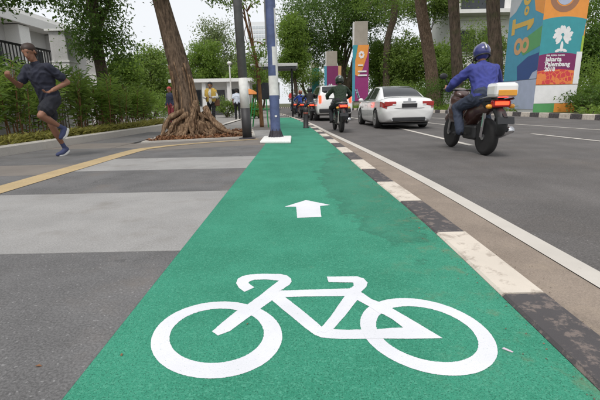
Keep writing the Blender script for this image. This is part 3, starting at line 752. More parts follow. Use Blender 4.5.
# yellowish ground cover along the low wall
pts = []; dirs = []
for k in range(900):
    y = r.uniform(4.5, 16); x = bedx(y)-abs(r.gauss(.06, .14)); a0 = r.uniform(0, 6.28)
    for j in range(5):
        a = a0+j*1.26; pts.append((x+r.gauss(0, .03), y+r.gauss(0, .03), .12+r.uniform(0, .16))); dirs.append((math.cos(a), math.sin(a), r.uniform(.1, 1.1)))
tag(link('ground_cover', leaf_mesh('ground_cover', pts, .14, rs, MT['leaf_yellow'], 4, .4, .2, dirs), None), 'yellowish green ground cover behind the low pale wall', 'ground cover', kind='stuff')
# low planting on the median around the pillars and at the far right
pts = []; dirs = []
for k in range(5200):
    y = r.uniform(12, 60); x = FXX(y)+r.uniform(.35, 5.5); hh = .45*r.random()
    if 10.2 < x < 14.6 and 18.7 < y < 23: continue
    for j in range(4): a = r.uniform(0, 6.28); pts.append((x+r.gauss(0, .07), y+r.gauss(0, .07), .07+hh*r.random())); dirs.append((math.cos(a), math.sin(a), r.uniform(-.1, .9)))
tag(link('median_planting', leaf_mesh('median_planting', pts, .19, rs, MT['leaf_mid'], 2.4, .4, .2, dirs), None), 'low green planting on the median behind the striped kerb', 'ground cover', kind='stuff')
def shrub(label, loc, rad, h, mat, seed, n=26, leaf=.14, group='low shrubs beyond the median kerb'):
    rs = np.random.RandomState(seed)
    root = thing('shrub', label, 'shrub', loc, 0, group)
    CC, PP = crown_points([((0, 0, h*.55), (rad, rad, h*.45), n)], rs, 60, rad*.2); PP[:, 2] = np.maximum(PP[:, 2], .02)
    mb = MB()
    for c in CC[:7]: mb.tube([(0, 0, -.03), (c[0]*.4, c[1]*.4, c[2]*.5), tuple(c)], [.03, .02, .008], 5)
    mb.build('stem', MT['bark_grey'], root); link('foliage', leaf_mesh('foliage', PP, leaf, rs, MT[mat]), root)
    return root
for k, (x, y, Y, w, h, m, lb) in enumerate([(592, 100, 20.5, 1.1, 1.3, 'leaf_dark', 'dark shrub right beside the foot of the big banner pillar'), (606, 98, 22, 1.4, 2.0, 'leaf_mid', 'green shrub at the right picture edge'), (590, 80, 27, 2.2, 3.4, 'leaf_mid', 'tall bushy shrub right behind the big banner pillar'),
        (470, 98, 27, 1.2, 1.6, 'leaf_dark', 'dark shrub between the upright trunk and the mossy trunk'), (440, 98, 33, 1.6, 2.4, 'leaf_dark', 'dark shrub at the foot of the leaning brown trunk'), (402, 96, 44, 2.0, 3.0, 'leaf_mid', 'green shrub behind the roof of the white sedan'), (415, 98, 38, 1.6, 2.2, 'leaf_mid', 'small green shrub just left of the leaning brown trunk')]):
    b = dp(x, y, Y); shrub(lb, (b.x, Y, .05), w, h, m, 200+k, 34)
for k, (x, Y, w, h, m, lb) in enumerate([(226, 27, .7, 1.3, 'leaf_light', 'light green bush right of the man holding a bag'), (254, 24, .5, .9, 'leaf_mid', 'low green bush behind the grey pole'), (176, 24, 1.2, 1.5, 'leaf_mid', 'green bush showing left behind the leaning tree'), (150, 22, 1.2, 1.7, 'leaf_mid', 'green bush past the end of the hedge bed')]):
    b = dp(x, 100, Y); shrub(lb, (b.x, Y, -.03), w, h, m, 230+k, 26, .13, 'bushes beside the far path')
# ================================================================== POLES, BUILDINGS, PILLARS
MT['steel'] = mat_plain('grey_steel_paint', (.17, .165, .165), .55, .2, .15)
MT['white'] = mat_plain('white_paint_old', (.68, .67, .64), .6, 0, .12)
MT['black'] = mat_plain('black_paint', (.032, .03, .032), .55, 0, .2)
MT['iron'] = mat_plain('black_iron', (.014, .013, .015), .5, .3, .2)
MT['blue'] = mat_plain('blue_pole_paint', (.075, .10, .205), .5, 0, .22)
MT['rust'] = mat_plain('rusty_dark_steel', (.05, .045, .055), .8, .2, .35)
MT['wall_grey'] = mat_surface('grey_wall', (.47, .46, .45), .1, .8, 30, .2, .002, .9, 0, (.30, .29, .27), .4, .6)
MT['wall_white'] = mat_surface('white_wall', (.74, .73, .71), .07, .8, 30, .2, .002, .9, 0, (.5, .48, .45), .3, .5)
MT['glass'] = mat_plain('dark_glass', (.03, .035, .04), .12, 0, .1)
MT['roof_dark'] = mat_plain('dark_roof', (.08, .08, .085), .7, 0, .2)
MT['concrete'] = mat_surface('pier_concrete', (.36, .32, .27), .14, .9, 40, .3, .003, .9, 0, (.2, .18, .15), .5, .8)

# grey pole with a white and a dark painted band
b = gp(247.5, 138.5); Y = b.y
pole = thing('banded_pole', 'tall grey pole with white and dark painted bands at the tree pit', 'pole', b)
pt = lambda x, y: dp(x, y, Y)-b
A, B_, C_, D_ = Vector((0, 0, 0)), pt(245.2, 108), pt(242.8, 78), pt(233, -60)
MB().tube([A-Vector((0, 0, .03)), B_], [.112, .108], 20).build('dark_band', MT['black'], pole, True)
MB().tube([B_, C_], [.108, .105], 20).build('white_band', MT['white'], pole, True)
MB().tube([C_, D_, D_*1.45], [.103, .095, .085], 20).build('upper_shaft', MT['steel'], pole, True)
MB().lathe([(.20, -.02), (.20, .012), (.13, .03)], 18).build('base_collar', MT['rust'], pole)

# blue and white pole on its white pad
b = gp(276, 139.3); Y = b.y
bp = thing('blue_pole', 'patchy blue and white pole standing at the left edge of the green lane', 'pole', b)
pt = lambda x, y: dp(x, y, Y)-b
H = pt(270, 0); top = H*1.6
n, seg = 260, 40; path = [Vector((0, 0, -.02))+(top)*(i/(n-1)) for i in range(n)]
def paint(i, k):
    z = path[i].z; y = (H.z-z)/H.z*139.3; a = 2*math.pi*(k+.5)/seg
    d = math.cos(a) if True else 0
    P0 = Vector(bpm.v[bpo+i*seg+k])-path[i]; side_ = P0.x/.108; w = .10*math.sin(z*9)+.05*math.sin(z*23)
    if y > 93.5+3*w: return 0
    if y > 73+4*w: return 1
    if y > 63+3*w: return 0 if side_ < .5 else 1
    if y > 45+2*w: return 1 if side_ > -.15 else 0
    if y > 8: return 1 if side_ > .62 else 0
    return 0
bpm = MB(); bpo = 0
bpm.tube(path, [.112-.012*i/(n-1) for i in range(n)], seg, mif=paint)
bpm.build('shaft', [MT['blue'], MT['white']], bp, True)
MB().lathe([(.19, .01), (.19, .035), (.14, .05), (.122, .16), (.115, .2)], 24).build('base_flange', MT['rust'], bp, True)
for k in range(8):
    a = k*math.pi/4+.2; c, s = math.cos(a), math.sin(a)
    mb = MB(); q = Matrix.Rotation(a, 3, 'Z')
    mb.add([q @ Vector(v) for v in ((.10, -.008, .03), (.185, -.008, .03), (.105, -.008, .26), (.10, .008, .03), (.185, .008, .03), (.105, .008, .26))], [(0, 1, 2), (5, 4, 3), (0, 3, 4, 1), (1, 4, 5, 2), (2, 5, 3, 0)])
    mb.build('gusset', MT['rust'], bp)
    a += .39; MB().lathe([(.018, .03), (.018, .065)], 6, c=(.17*math.cos(a), .17*math.sin(a), 0)).build('bolt', MT['rust'], bp)
MB().box(pt(276.2, 116)+Vector((.0, -.112, 0)), (.05, .006, .04)).build('sticker', MT['white'], bp)
MB().box(pt(270.9, 22)+Vector((-.118, 0, 0)), (.03, .05, .9)).build('cable_conduit', MT['steel'], bp)
pad = MB().prism([(-.80, 8.28), (-.16, 8.16), (-.17, 9.5), (-.82, 9.6)], .0, .055).build('pole_pad', MT['wall_white'], bev=.02)
pad.location.z = .0045
tag(pad, 'white painted concrete pad under the blue pole', 'pole base')

# black bollard on the lane
bb = gp(306, 128, .004)
bo = thing('bollard', 'short black bollard standing in the far part of the green lane', 'bollard', bb)
MB().lathe([(.10, 0), (.10, .02), (.085, .03), (.08, .55), (.085, .57), (.07, .63), (.03, .66)], 18).build('post', MT['black'], bo, True)
MB().lathe([(.083, .44), (.083, .50)], 18).build('reflector_band', mat_plain('dull_reflector', (.25, .06, .04), .4), bo, True)

# boundary wall with black railing, far left
fx_ = -8.3
rail = thing('railing_wall', 'pale boundary wall topped by a black iron railing behind the hedge', 'fence', (fx_, 0, 0))
MB().box((0, 8.0, .95), (.22, 12.6, 2.0)).build('plinth', MT['wall_grey'], rail)
MB().box((0, 8.0, 1.99), (.30, 12.6, .08)).build('coping', MT['wall_white'], rail)
MB().box((0, 8.0, 2.66), (.05, 12.6, .06)).build('top_rail', MT['iron'], rail)
MB().box((0, 8.0, 2.13), (.04, 12.6, .04)).build('bottom_rail', MT['iron'], rail)
bal = MB().box((0, 0, 0), (.022, .03, .50)).mesh('baluster', MT['iron'])
for k in range(84): share('baluster', bal, rail, (0, 1.8+k*.15, 2.40))
def gate_post(label, Y, w, h, x0=-8.1):
    p = thing('gate_post', label, 'gate post', (x0, Y, -.03), 0, 'gate posts left')
    MB().box((0, 0, h*.35), (w, w, h*.7)).build('shaft', MT['wall_white'], p, bev=.02)
    MB().box((0, 0, h*.845), (w*.9, w*.9, h*.28)).build('upper_block', MT['wall_grey'], p, bev=.02)
    MB().box((0, 0, h*.70), (w*1.1, w*1.1, .05)).build('string_course', MT['wall_white'], p)
    MB().box((0, 0, h*.995), (w*1.15, w*1.15, .07)).build('cap', MT['wall_white'], p, bev=.01)
gate_post('pale square gate post at the end of the black railing', 14.75, .62, 3.4)
gate_post('second thinner gate post half hidden by the dark tree', 16.9, .5, 3.0)

# pale building behind the railing
bd = thing('pale_building', 'pale grey building with white cornice behind the railing on the left', 'building', (-14, 0, 0))
MB().box((-3, 16, 2.2), (6, 26, 5.2)).build('wall', MT['wall_grey'], bd)
MB().box((-2.7, 16, 5.0), (7.2, 26.8, .42)).build('cornice', MT['wall_white'], bd)
MB().box((-3.2, 16, 5.5), (6, 26, .6)).build('parapet', MT['wall_white'], bd)
for k in range(8):
    y = 5+k*3.2
    MB().box((.35, y, 2.2), (.75, .8, 5.1)).build('pilaster', MT['wall_white'] if k % 2 else MT['wall_grey'], bd, bev=.03)
    w = MB().box((.03, y+1.6, 2.9), (.08, 1.5, 2.0)).build('window', MT['wall_white'], bd)
    MB().box((.06, y+1.6, 2.9), (.06, 1.3, 1.8)).build('pane', MT['glass'], w)
    MB().box((.10, y+1.6, 2.9), (.05, .06, 1.8)).build('mullion', MT['wall_white'], w)
MB().box((.45, 19.5, 1.3), (.06, 1.4, 2.7)).build('door', MT['roof_dark'], bd)

# low white gatehouse behind the walking man
gh = thing('gatehouse', 'low white gatehouse with columns behind the walking man', 'building', (dp(214, 100, 34).x, 34, -.03))
MB().box((0, 2, 1.3), (5.6, 3.6, 2.6)).build('wall', MT['wall_white'], gh)
MB().box((0, 1.6, 2.72), (6.6, 5.2, .26)).build('roof', MT['wall_white'], gh)
for x in (-2.9, -.6, 1.4, 2.9): MB().box((x, -.6, 1.3), (.3, .3, 2.6)).build('column', MT['wall_white'], gh)
for x in (-1.7, 2.1):
    w = MB().box((x, .17, 1.4), (1.3, .08, 1.3)).build('window', MT['roof_dark'], gh); MB().box((x, .12, 1.4), (1.1, .05, 1.1)).build('pane', MT['glass'], w)
MB().box((.4, .17, 1.0), (1.0, .08, 2.0)).build('door', MT['roof_dark'], gh)
# slim lamp post
lp = thing('lamp_post', 'slim white lamp post right of the gatehouse', 'lamp post', (dp(231.5, 100, 28).x, 28, -.03))
MB().tube([(0, 0, 0), (0, 0, 3.4)], [.06, .045], 10).build('post', MT['white'], lp); MB().ball((0, 0, 3.5), (.16, .16, .12)).build('lamp_head', MT['white'], lp, True)

# shelter behind the blue pole
sh = thing('bus_shelter', 'open shelter with thin flat pale roof behind the blue pole', 'shelter', (dp(276, 100, 25).x, 25, -.03))
MB().box((0, 0, 2.98), (2.7, 1.9, .17)).build('roof', MT['wall_grey'], sh, bev=.02)
MB().box((0, 0, 2.84), (2.5, 1.7, .12)).build('roof_soffit', MT['roof_dark'], sh)
for x in (-1.05, -.2, 1.0):
    for y in (-.6, .6): MB().tube([(x, y, 0), (x, y, 2.8)], .05, 8).build('post', MT['iron'], sh)
MB().box((-.4, .65, 1.6), (1.2, .04, 1.0)).build('back_panel', MT['glass'], sh)
MB().box((-.4, .4, .45), (1.3, .4, .06)).build('bench', MT['steel'], sh)
# orange kiosk cover glimpsed left of the shelter
ub = thing('market_umbrella', 'small orange parasol glimpsed left of the shelter', 'parasol', (dp(250, 100, 27).x, 27, -.03))
MB().tube([(0, 0, 0), (0, 0, 1.75)], .025, 6).build('pole', MT['iron'], ub)
MB().lathe([(.02, 1.8), (.3, 1.68), (.62, 1.45), (.60, 1.43), (.28, 1.64)], 12).build('canopy', mat_plain('orange_cloth', (.62, .22, .05), .8), ub)

# far tower; haze is put into its pale wall and window colours
tw = thing('far_tower', 'faint pale high-rise tower with painted-in haze behind the blue pole', 'building', (dp(262, 100, 330).x, 330, -.4))
MT['tower'] = mat_plain('tower_wall_hazed', (.80, .81, .83), .8, 0, .03); MT['towerwin'] = mat_plain('tower_window_hazed', (.62, .66, .70), .5, 0, .04)
MB().box((0, 0, 30), (17, 14, 62)).build('wall', MT['tower'], tw)
wm = MB().box((0, 0, 0), (1.5, .3, 2.0)).mesh('window', MT['towerwin'])
for i in range(8):
    for j in range(17): share('window', wm, tw, (-7.2+i*2.05, -7.1, 6+j*3.2))

# white house behind the trees, top right
wh = thing('white_house', 'white house with a large grey window behind the trunks at the top', 'building', (dp(470, 100, 56).x, 56, 0))
zt = lambda y: dp(470, y, 56).z
MB().box((2.5, 6, 8), (9.5, 10, 17)).build('wall', MT['wall_white'], wh)
w = MB().box((.9, .9, zt(2)), (7.0, .3, 4.0)).build('window', MT['wall_white'], wh); MB().box((1.0, .72, zt(2)+.1), (5.6, .2, 3.0)).build('pane', MT['glass'], w)
MB().box((1.4, -.2, zt(13)), (9.5, 2.2, .45)).build('balcony_slab', MT['wall_white'], wh)
MB().box((2.5, 6, 16.8), (11, 11.5, .5)).build('roof', MT['roof_dark'], wh)
for k in range(2):
    w = MB().box((-.8+k*3.2, .92, zt(40)), (2.6, .2, 3)).build('window', MT['wall_grey'], wh); MB().box((-.8+k*3.2, .8, zt(40)), (2.2, .15, 2.6)).build('pane', MT['glass'], w)

# ------------------------------------------------------------------ banner pillars
def flatmat(n, c, r=.55): return mat_plain(n, c, r, 0, .05, scale=3)
PC = {'orange': flatmat('print_orange', (.78, .30, .055)), 'teal': flatmat('print_teal', (.045, .30, .34)), 'purple': flatmat('print_purple', (.20, .022, .11)), 'magenta': flatmat('print_magenta', (.30, .03, .17)),
      'brown': flatmat('print_brown', (.33, .16, .09)), 'white': flatmat('print_white', (.78, .77, .77)), 'green': flatmat('print_green', (.10, .33, .12)), 'lime': flatmat('print_lime', (.35, .50, .06)), 'gold': flatmat('print_gold', (.62, .40, .08)),
      'peach': flatmat('print_peach', (.60, .34, .16)), 'blue': flatmat('print_blue', (.045, .17, .38)), 'sky': flatmat('print_sky', (.07, .30, .42)), 'navy': flatmat('print_navy', (.035, .08, .24)), 'pale': flatmat('print_pale', (.42, .47, .60)), 'grey': flatmat('print_grey', (.45, .47, .48))}
def mat_floral():
    m, nt, b = _mat('print_floral'); g = G(nt)
    co = g.n('ShaderNodeTexCoord').outputs['Object']
    v = g.n('ShaderNodeTexVoronoi', Vector=co, feature='DISTANCE_TO_EDGE'); v.inputs['Scale'].default_value = 4.2
    w = g.n('ShaderNodeTexWave', Vector=co, wave_type='RINGS'); w.inputs['Scale'].default_value = 2.2; w.inputs['Distortion'].default_value = 7
    f = g.math('MAXIMUM', g.math('SUBTRACT', 1.0, g.ramp(v.outputs[0], .02, .06)), g.math('MULTIPLY', g.ramp(w.outputs['Fac'], .62, .8), .8))
    nt.links.new(g.mix(f, (.62, .05, .06), (.80, .26, .06)), b.inputs['Base Color']); b.inputs['Roughness'].default_value = .55
    return m
PC['floral'] = mat_floral()
def tri_poly(mb, P):
    mb.add(P, [tuple(range(len(P)))])
class Face:                          # a flat printed face; pieces are layered 4 mm apart
    def __init__(s, root, proj, out): s.r, s.p, s.o = root, proj, Vector(out)
    def pt(s, x, y, k): return s.p(x, y)+s.o*(.004*k)
    def piece(s, name, pix, col, k):
        P = [s.pt(x, y, k) for x, y in pix]; Q = [p-s.o*.003 for p in P]; n = len(P)
        a = Vector((0, 0, 0))
        for i in range(n): a += (P[i]-P[0]).cross(P[(i+1) % n]-P[0])
        if a.dot(s.o) < 0: P, Q = P[::-1], Q[::-1]
        mb = MB(); mb.add(P+Q, [tuple(range(n)), tuple(range(2*n-1, n-1, -1))]+[(i, n+i, n+(i+1) % n, (i+1) % n) for i in range(n)])
        o = mb.build(name, PC[col], s.r); return o
def text_mesh(name, txt, size, mat, parent, origin, ux, uy, off=.0):
    cu = bpy.data.curves.new(name, 'FONT'); cu.body = txt; cu.size = size; cu.offset = off; cu.extrude = .001; cu.resolution_u = 3
    to = bpy.data.objects.new(name, cu); COL.objects.link(to)
    me = evalmesh(to); bpy.data.objects.remove(to); bpy.data.curves.remove(cu)
    ux, uy = Vector(ux), Vector(uy); uz = ux.cross(uy).normalized(); O = Vector(origin)
    for v in me.vertices: v.co = O+ux*v.co.x+uy*v.co.y+uz*v.co.z
    me.materials.clear(); me.materials.append(mat); me.name = name
    o = bpy.data.objects.new(name, me); COL.objects.link(o); o.parent = parent
    return o
PY = 21.6; XL = dp(538.5, 60, PY).x; XR = dp(581, 60, PY).x; PY2 = PY*238.5/206
pa = thing('banner_pillar', 'large square pillar wrapped in printed orange, teal and purple banners on the median', 'pillar', (0, 0, 0))
MB().box(((XL+XR)/2, (PY+PY2)/2, 4.2), (XR-XL-.06, PY2-PY-.06, 9)).build('core', MT['wall_white'], pa)
xl, xr = lambda y: 300+(XL*400/PY)*1, None
def fpx(X, z):                       # world point on the front plane -> photo pixel
    d = Vector((X, PY, z))-Vector((0, 0, CAM_H)); t = FPX/d.dot(FWD)
    return (300+d.dot(CRT)*t, 200-d.dot(CUP)*t)
FF = Face(pa, lambda x, y: dp(x, y, PY), (0, -1, 0))
WX = XR-XL
def fz(y): return dp(560, y, PY).z
def FR(name, u0, u1, y0, y1, col, k, arch=0.0, n=14, slant=0.0):   # piece in pillar coordinates: u across 0..1, rows by pixel y at the middle
    z0, z1 = fz(y0), fz(y1); P = []
    for i in range(n+1):
        t = i/n; u = u0+(u1-u0)*t; P.append((XL+WX*u, PY-.004*k, z0+arch*(1-(2*t-1)**2)))
    P.append((XL+WX*(u1-slant), PY-.004*k, z1)); P.append((XL+WX*u0, PY-.004*k, z1))
    P = [Vector(p) for p in P][::-1]; Q = [p+Vector((0, .003, 0)) for p in P]; m = len(P)
    a = Vector((0, 0, 0))
    for i in range(m): a += (P[i]-P[0]).cross(P[(i+1) % m]-P[0])
    if a.y > 0: P, Q = P[::-1], Q[::-1]
    mb = MB(); mb.add(P+Q, [tuple(range(m)), tuple(range(2*m-1, m-1, -1))]+[(i, m+i, m+(i+1) % m, (i+1) % m) for i in range(m)])
    return mb.build(name, PC[col], pa)
FR('banner_panel', 0, 1, -62, 84.5, 'orange', 1)
FR('base_panel', 0, 1, 84.9, 103, 'white', 1)
FR('print_teal', 0, 1, 19.5, 60, 'teal', 2, .14, slant=.06)
FR('print_purple', 0, .93, 55, 72, 'purple', 3, .12, slant=.05)
FR('print_floral', 0, .88, 71, 84, 'floral', 4, .10, slant=.06)
FR('print_side_white', .87, 1.0, 52, 84, 'white', 5, 0)
FR('print_side_lime', .95, 1.0, 36, 52, 'lime', 5, 0)
FR('foot_panel', 0, .5, 103.2, 112.2, 'green', 2); FR('foot_panel', .5, 1, 103.2, 112.2, 'orange', 2, .0)
# ring ornament at the top
def ringpiece(face_pt, c, r0, r1, a0, a1, col, name, parent, n=24):
    P = []
    for i in range(n+1):
        a = a0+(a1-a0)*i/n; P.append((c[0]+math.cos(a)*r1, c[1]+math.sin(a)*r1))
    for i in range(n, -1, -1):
        a = a0+(a1-a0)*i/n; P.append((c[0]+math.cos(a)*r0, c[1]+math.sin(a)*r0))
    V = [face_pt(u, v) for u, v in P]; mb = MB(); m = n+1
    fs = [(i, i+1, 2*m-2-i, 2*m-1-i) for i in range(n)]
    mb.add(V, fs); return mb.build(name, PC[col], parent)
fpt = lambda k: (lambda a, z: Vector((XL+a, PY-.004*k, z)))
zc = fz(-4)
ringpiece(fpt(2), (.45*WX, zc), .46, .74, R(180), R(360), 'brown', 'ring_print', pa)
ringpiece(fpt(3), (.45*WX, zc), .0, .40, R(180), R(360), 'pale', 'ring_print', pa)
# white emblem: a ring of rounded lobes above a spreading stem
ez = fz(35); ex = .50*WX; es = .052*WX*10/10
emb = MB()
def blob(cx_, cz_, rx, rz, ang, n=18):
    c, s = math.cos(ang), math.sin(ang); P = []
    for i in range(n):
        t = 2*math.pi*i/n; a, b2 = math.cos(t)*rx, math.sin(t)*rz; P.append(Vector((XL+ex+cx_+a*c-b2*s, PY-.0125-.0002*len(emb.f), ez+cz_+a*s+b2*c)))
    emb.add(P, [tuple(range(n))])
for k in range(8):
    a = R(90)+k*math.pi/4
    if k in (4,): continue
    blob(math.cos(a)*.27, math.sin(a)*.25, .2, .125, a); blob(math.cos(a+.25)*.43, math.sin(a+.25)*.38, .09, .07, a)
blob(.0, -.55, .075, .26, 0); blob(-.17, -.74, .16, .07, .35); blob(.16, -.74, .15, .07, -.35); blob(-.2, -.33, .14, .06, .7); blob(.22, -.33, .14, .06, -.7)
emb.build('emblem', PC['white'], pa)
ringpiece(fpt(3.35), (ex, ez-CAM_H*0), .0, .10, 0, 2*math.pi, 'teal', 'emblem_centre', pa)
TX = .16*WX
for i, (t, y, s) in enumerate((('18th ASIAN GAMES', 55.6, .115), ('Jakarta', 60.6, .30), ('Palembang', 65.6, .30), ('2018', 70.4, .27))):
    text_mesh('lettering', t, s, PC['white'], pa, (XL+TX, PY-.019, fz(y)-.02), (1, 0, 0), (0, 0, 1), .012 if s > .2 else .004)
# left face
def spt(k): return lambda x, y: (xp(x, y, XL)+Vector((-.004*k, 0, 0)))
ZT = xp(512, -60, XL).z
SZ = lambda y: xp(521, y, XL).z
def SP(name, poly, col, k):          # poly in (v along depth 0 near..1 far, z)
    P = [Vector((XL-.004*k, PY+(PY2-PY)*v, z)) for v, z in poly]; Q = [p+Vector((.003, 0, 0)) for p in P]; m = len(P)
    a = Vector((0, 0, 0))
    for i in range(m): a += (P[i]-P[0]).cross(P[(i+1) % m]-P[0])
    if a.x > 0: P, Q = P[::-1], Q[::-1]
    mb = MB(); mb.add(P+Q, [tuple(range(m)), tuple(range(2*m-1, m-1, -1))]+[(i, m+i, m+(i+1) % m, (i+1) % m) for i in range(m)])
    return mb.build(name, PC[col], pa)
SP('side_panel', [(0, SZ(-60)), (1, SZ(-60)), (1, SZ(80)), (0, SZ(80))], 'sky', 1)
SP('side_base_panel', [(0, SZ(80.4)), (1, SZ(80.4)), (1, SZ(109)), (0, SZ(109))], 'pale', 1)
SP('side_print', [(.62, SZ(-60)), (1, SZ(-60)), (1, SZ(14)), (.8, SZ(10)), (.62, SZ(0))], 'grey', 2)
SP('side_print', [(0, SZ(32)), (.35, SZ(38)), (.62, SZ(46)), (.45, SZ(56)), (0, SZ(50))], 'green', 2)
SP('side_print', [(0, SZ(-8)), (.32, SZ(-2)), (.22, SZ(16)), (0, SZ(22))], 'orange', 2)
SP('side_print', [(0, SZ(56)), (.3, SZ(58)), (.6, SZ(66)), (.55, SZ(80)), (0, SZ(80))], 'navy', 3)
SP('side_print', [(0, SZ(72)), (.12, SZ(74)), (.2, SZ(80)), (0, SZ(80))], 'pale', 4)
sp3 = lambda k: (lambda v, z: Vector((XL-.004*k, PY+v, z)))
DD = PY2-PY
e8 = SZ(46); ringpiece(sp3(3.4), (.42*DD, e8), .17, .40, 0, 2*math.pi, 'peach', 'numeral_eight', pa); ringpiece(sp3(3.7), (.62*DD, e8), .20, .45, 0, 2*math.pi, 'peach', 'numeral_eight', pa)
e1 = SZ(25)
SP('numeral_one', [(.24, e1+.13), (.78, e1+.13), (.78, e1+.42), (.88, e1+.42), (.88, e1-.42), (.78, e1-.42), (.78, e1-.12), (.40, e1-.12), (.40, e1-.40), (.30, e1-.30), (.24, e1-.12)][::1], 'gold', 3)
ringpiece(sp3(3), (.47*DD, SZ(13)), .09, .24, 0, 2*math.pi, 'gold', 'dot_ring', pa)
ringpiece(sp3(3), (.47*DD, SZ(0)), .20, .42, 0, 2*math.pi, 'gold', 'numeral_zero', pa)

def far_pillar(label, x0, x1, ytop, yb0, yb1, Y, kind):
    c = dp((x0+x1)/2, 80, Y); w = (x1-x0)*Y/400; z = lambda y: dp((x0+x1)/2, y, Y).z
    p = thing('banner_pillar', label, 'pillar', (c.x, Y, 0))
    MB().box((0, w*.5, z(ytop)/2), (w*.92, w*.9, z(ytop))).build('core', MT['concrete'], p, bev=.05)
    MB().box((-w*.49, w*.5, (z(ytop)+z(yb0))/2), (w*.06, w*.5, z(ytop)-z(yb0))).build('drain_pipe', MT['wall_white'], p)
    def pc(name, poly, col, k):
        zs = [z(yb0)+(z(yb1)-z(yb0))*v for u, v in poly]; P = [Vector((-w*.54+w*1.08*u, -.02-.03*k, zz)) for (u, v), zz in zip(poly, zs)]; Q = [q+Vector((0, .02, 0)) for q in P]; m = len(P)
        a = Vector((0, 0, 0))
        for i in range(m): a += (P[i]-P[0]).cross(P[(i+1) % m]-P[0])
        if a.y > 0: P, Q = P[::-1], Q[::-1]
        mb = MB(); mb.add(P+Q, [tuple(range(m)), tuple(range(2*m-1, m-1, -1))]+[(i, m+i, m+(i+1) % m, (i+1) % m) for i in range(m)]); mb.build(name, PC[col], p)
    zz = lambda v: z(yb0)+(z(yb1)-z(yb0))*v
    if kind == 0:
        pc('banner_panel', [(0, 0), (1, 0), (1, 1), (0, 1)], 'magenta', 0); pc('banner_side', [(-.06, 0), (.12, 0), (.12, 1), (-.06, 1)], 'sky', 1)
        pc('print_orange', [(.12, 0), (1, 0), (.9, .18), (.62, .42), (.3, .55), (.12, .52)], 'orange', 1); pc('print_teal', [(.0, 0), (.28, 0), (.16, .22), (.0, .3)], 'teal', 2)
        for k in range(7): a = k*math.pi*2/7; pc('emblem', [(.52+.13*math.cos(a)+.07*math.cos(t), .17+.045*math.sin(a)+.025*math.sin(t)) for t in [j*math.pi/4 for j in range(8)]], 'white', 2+k*.1)
        for k, (u0, u1, v) in enumerate(((.3, .62, .34), (.3, .86, .45), (.3, .9, .52))): pc('lettering_line', [(u0, v), (u1, v), (u1, v+.028), (u0, v+.028)], 'white', 3)
        for k in range(4): pc('print_flower', [(.22+.05*k+.09*math.cos(t), .80+.04*k+.03*math.sin(t*2)) for t in [j*math.pi/3 for j in range(6)]], 'pale', 2)
    elif kind == 1:
        pc('banner_panel', [(0, 0), (1, 0), (1, 1), (0, 1)], 'purple', 0); pc('banner_side', [(-.12, 0), (.08, 0), (.08, 1), (-.12, 1)], 'sky', 1); pc('banner_side', [(1, 0), (1.25, 0), (1.2, 1), (1, 1)], 'peach', 1)
        for k in range(9): pc('print_flower', [(.28+.17*(k % 3)+.1*math.cos(t), .55+.13*(k//3)+.05*math.sin(t)+.02*math.cos(2*t)) for t in [j*math.pi/4 for j in range(8)]], ('pale', 'white', 'magenta')[k % 3], 2+.1*k)
    else:
        pc('banner_panel', [(0, 0), (1, 0), (1, 1), (0, 1)], 'teal', 0); pc('print_orange', [(.5, .62), (.95, .8), (.5, 1), (.1, .8)], 'orange', 2); pc('banner_side', [(-.1, 0), (.1, 0), (.1, 1), (-.1, 1)], 'white', 1)
    return p
far_pillar('concrete pillar with an orange-topped purple banner behind the white sedan', 354, 367.5, 21, 45, 101, 51, 0)
far_pillar('concrete pillar with a purple patterned banner above the tall white car', 326.5, 337.5, 51, 66, 102, 57, 1)
far_pillar('distant pillar with a teal banner and orange lozenge', 311.5, 319, 62, 68, 102, 76, 2)
# small far road signs
rd = thing('road_sign', 'tiny round red sign beside the far road', 'sign', (dp(293, 100, 52).x-.2, 52, -.03))
MB().tube([(0, 0, 0), (0, 0, 2.0)], .04, 6).build('post', MT['steel'], rd); MB().lathe([(.36, -.02), (.36, .02)], 16, 'y', (0, -.08, 1.7)).build('disc', mat_plain('sign_red', (.6, .05, .05), .5), rd)
# ================================================================== VEHICLES
MT['car_white'] = mat_plain('white_car_paint', (.80, .795, .78), .22, 0, .01, 1.0, scale=.6)
MT['car_glass'] = mat_plain('car_glass', (.012, .014, .016), .06, 0, .05, 0, spec=.7)
MT['rubber'] = mat_plain('tyre_rubber', (.018, .017, .017), .85, 0, .2)
MT['alloy'] = mat_plain('alloy', (.45, .45, .46), .3, .9, .08)
MT['chrome'] = mat_plain('chrome', (.7, .7, .72), .15, 1, .03)
MT['trim'] = mat_plain('black_trim', (.02, .02, .021), .5, 0, .15)
MT['lamp_red'] = mat_plain('tail_lamp_red', (.36, .022, .02), .2, 0, .1, .5)
MT['lamp_lit'] = mat_plain('tail_lamp_lit', (.8, .05, .02), .3, 0, .05, 0, (1.0, .035, .012), 4.0)
MT['lamp_amber'] = mat_plain('amber_lens', (.75, .33, .03), .25, 0, .05, .3)
MT['plate'] = mat_plain('black_number_plate', (.02, .02, .022), .4); MT['plate_text'] = mat_plain('plate_characters', (.7, .7, .7), .5)

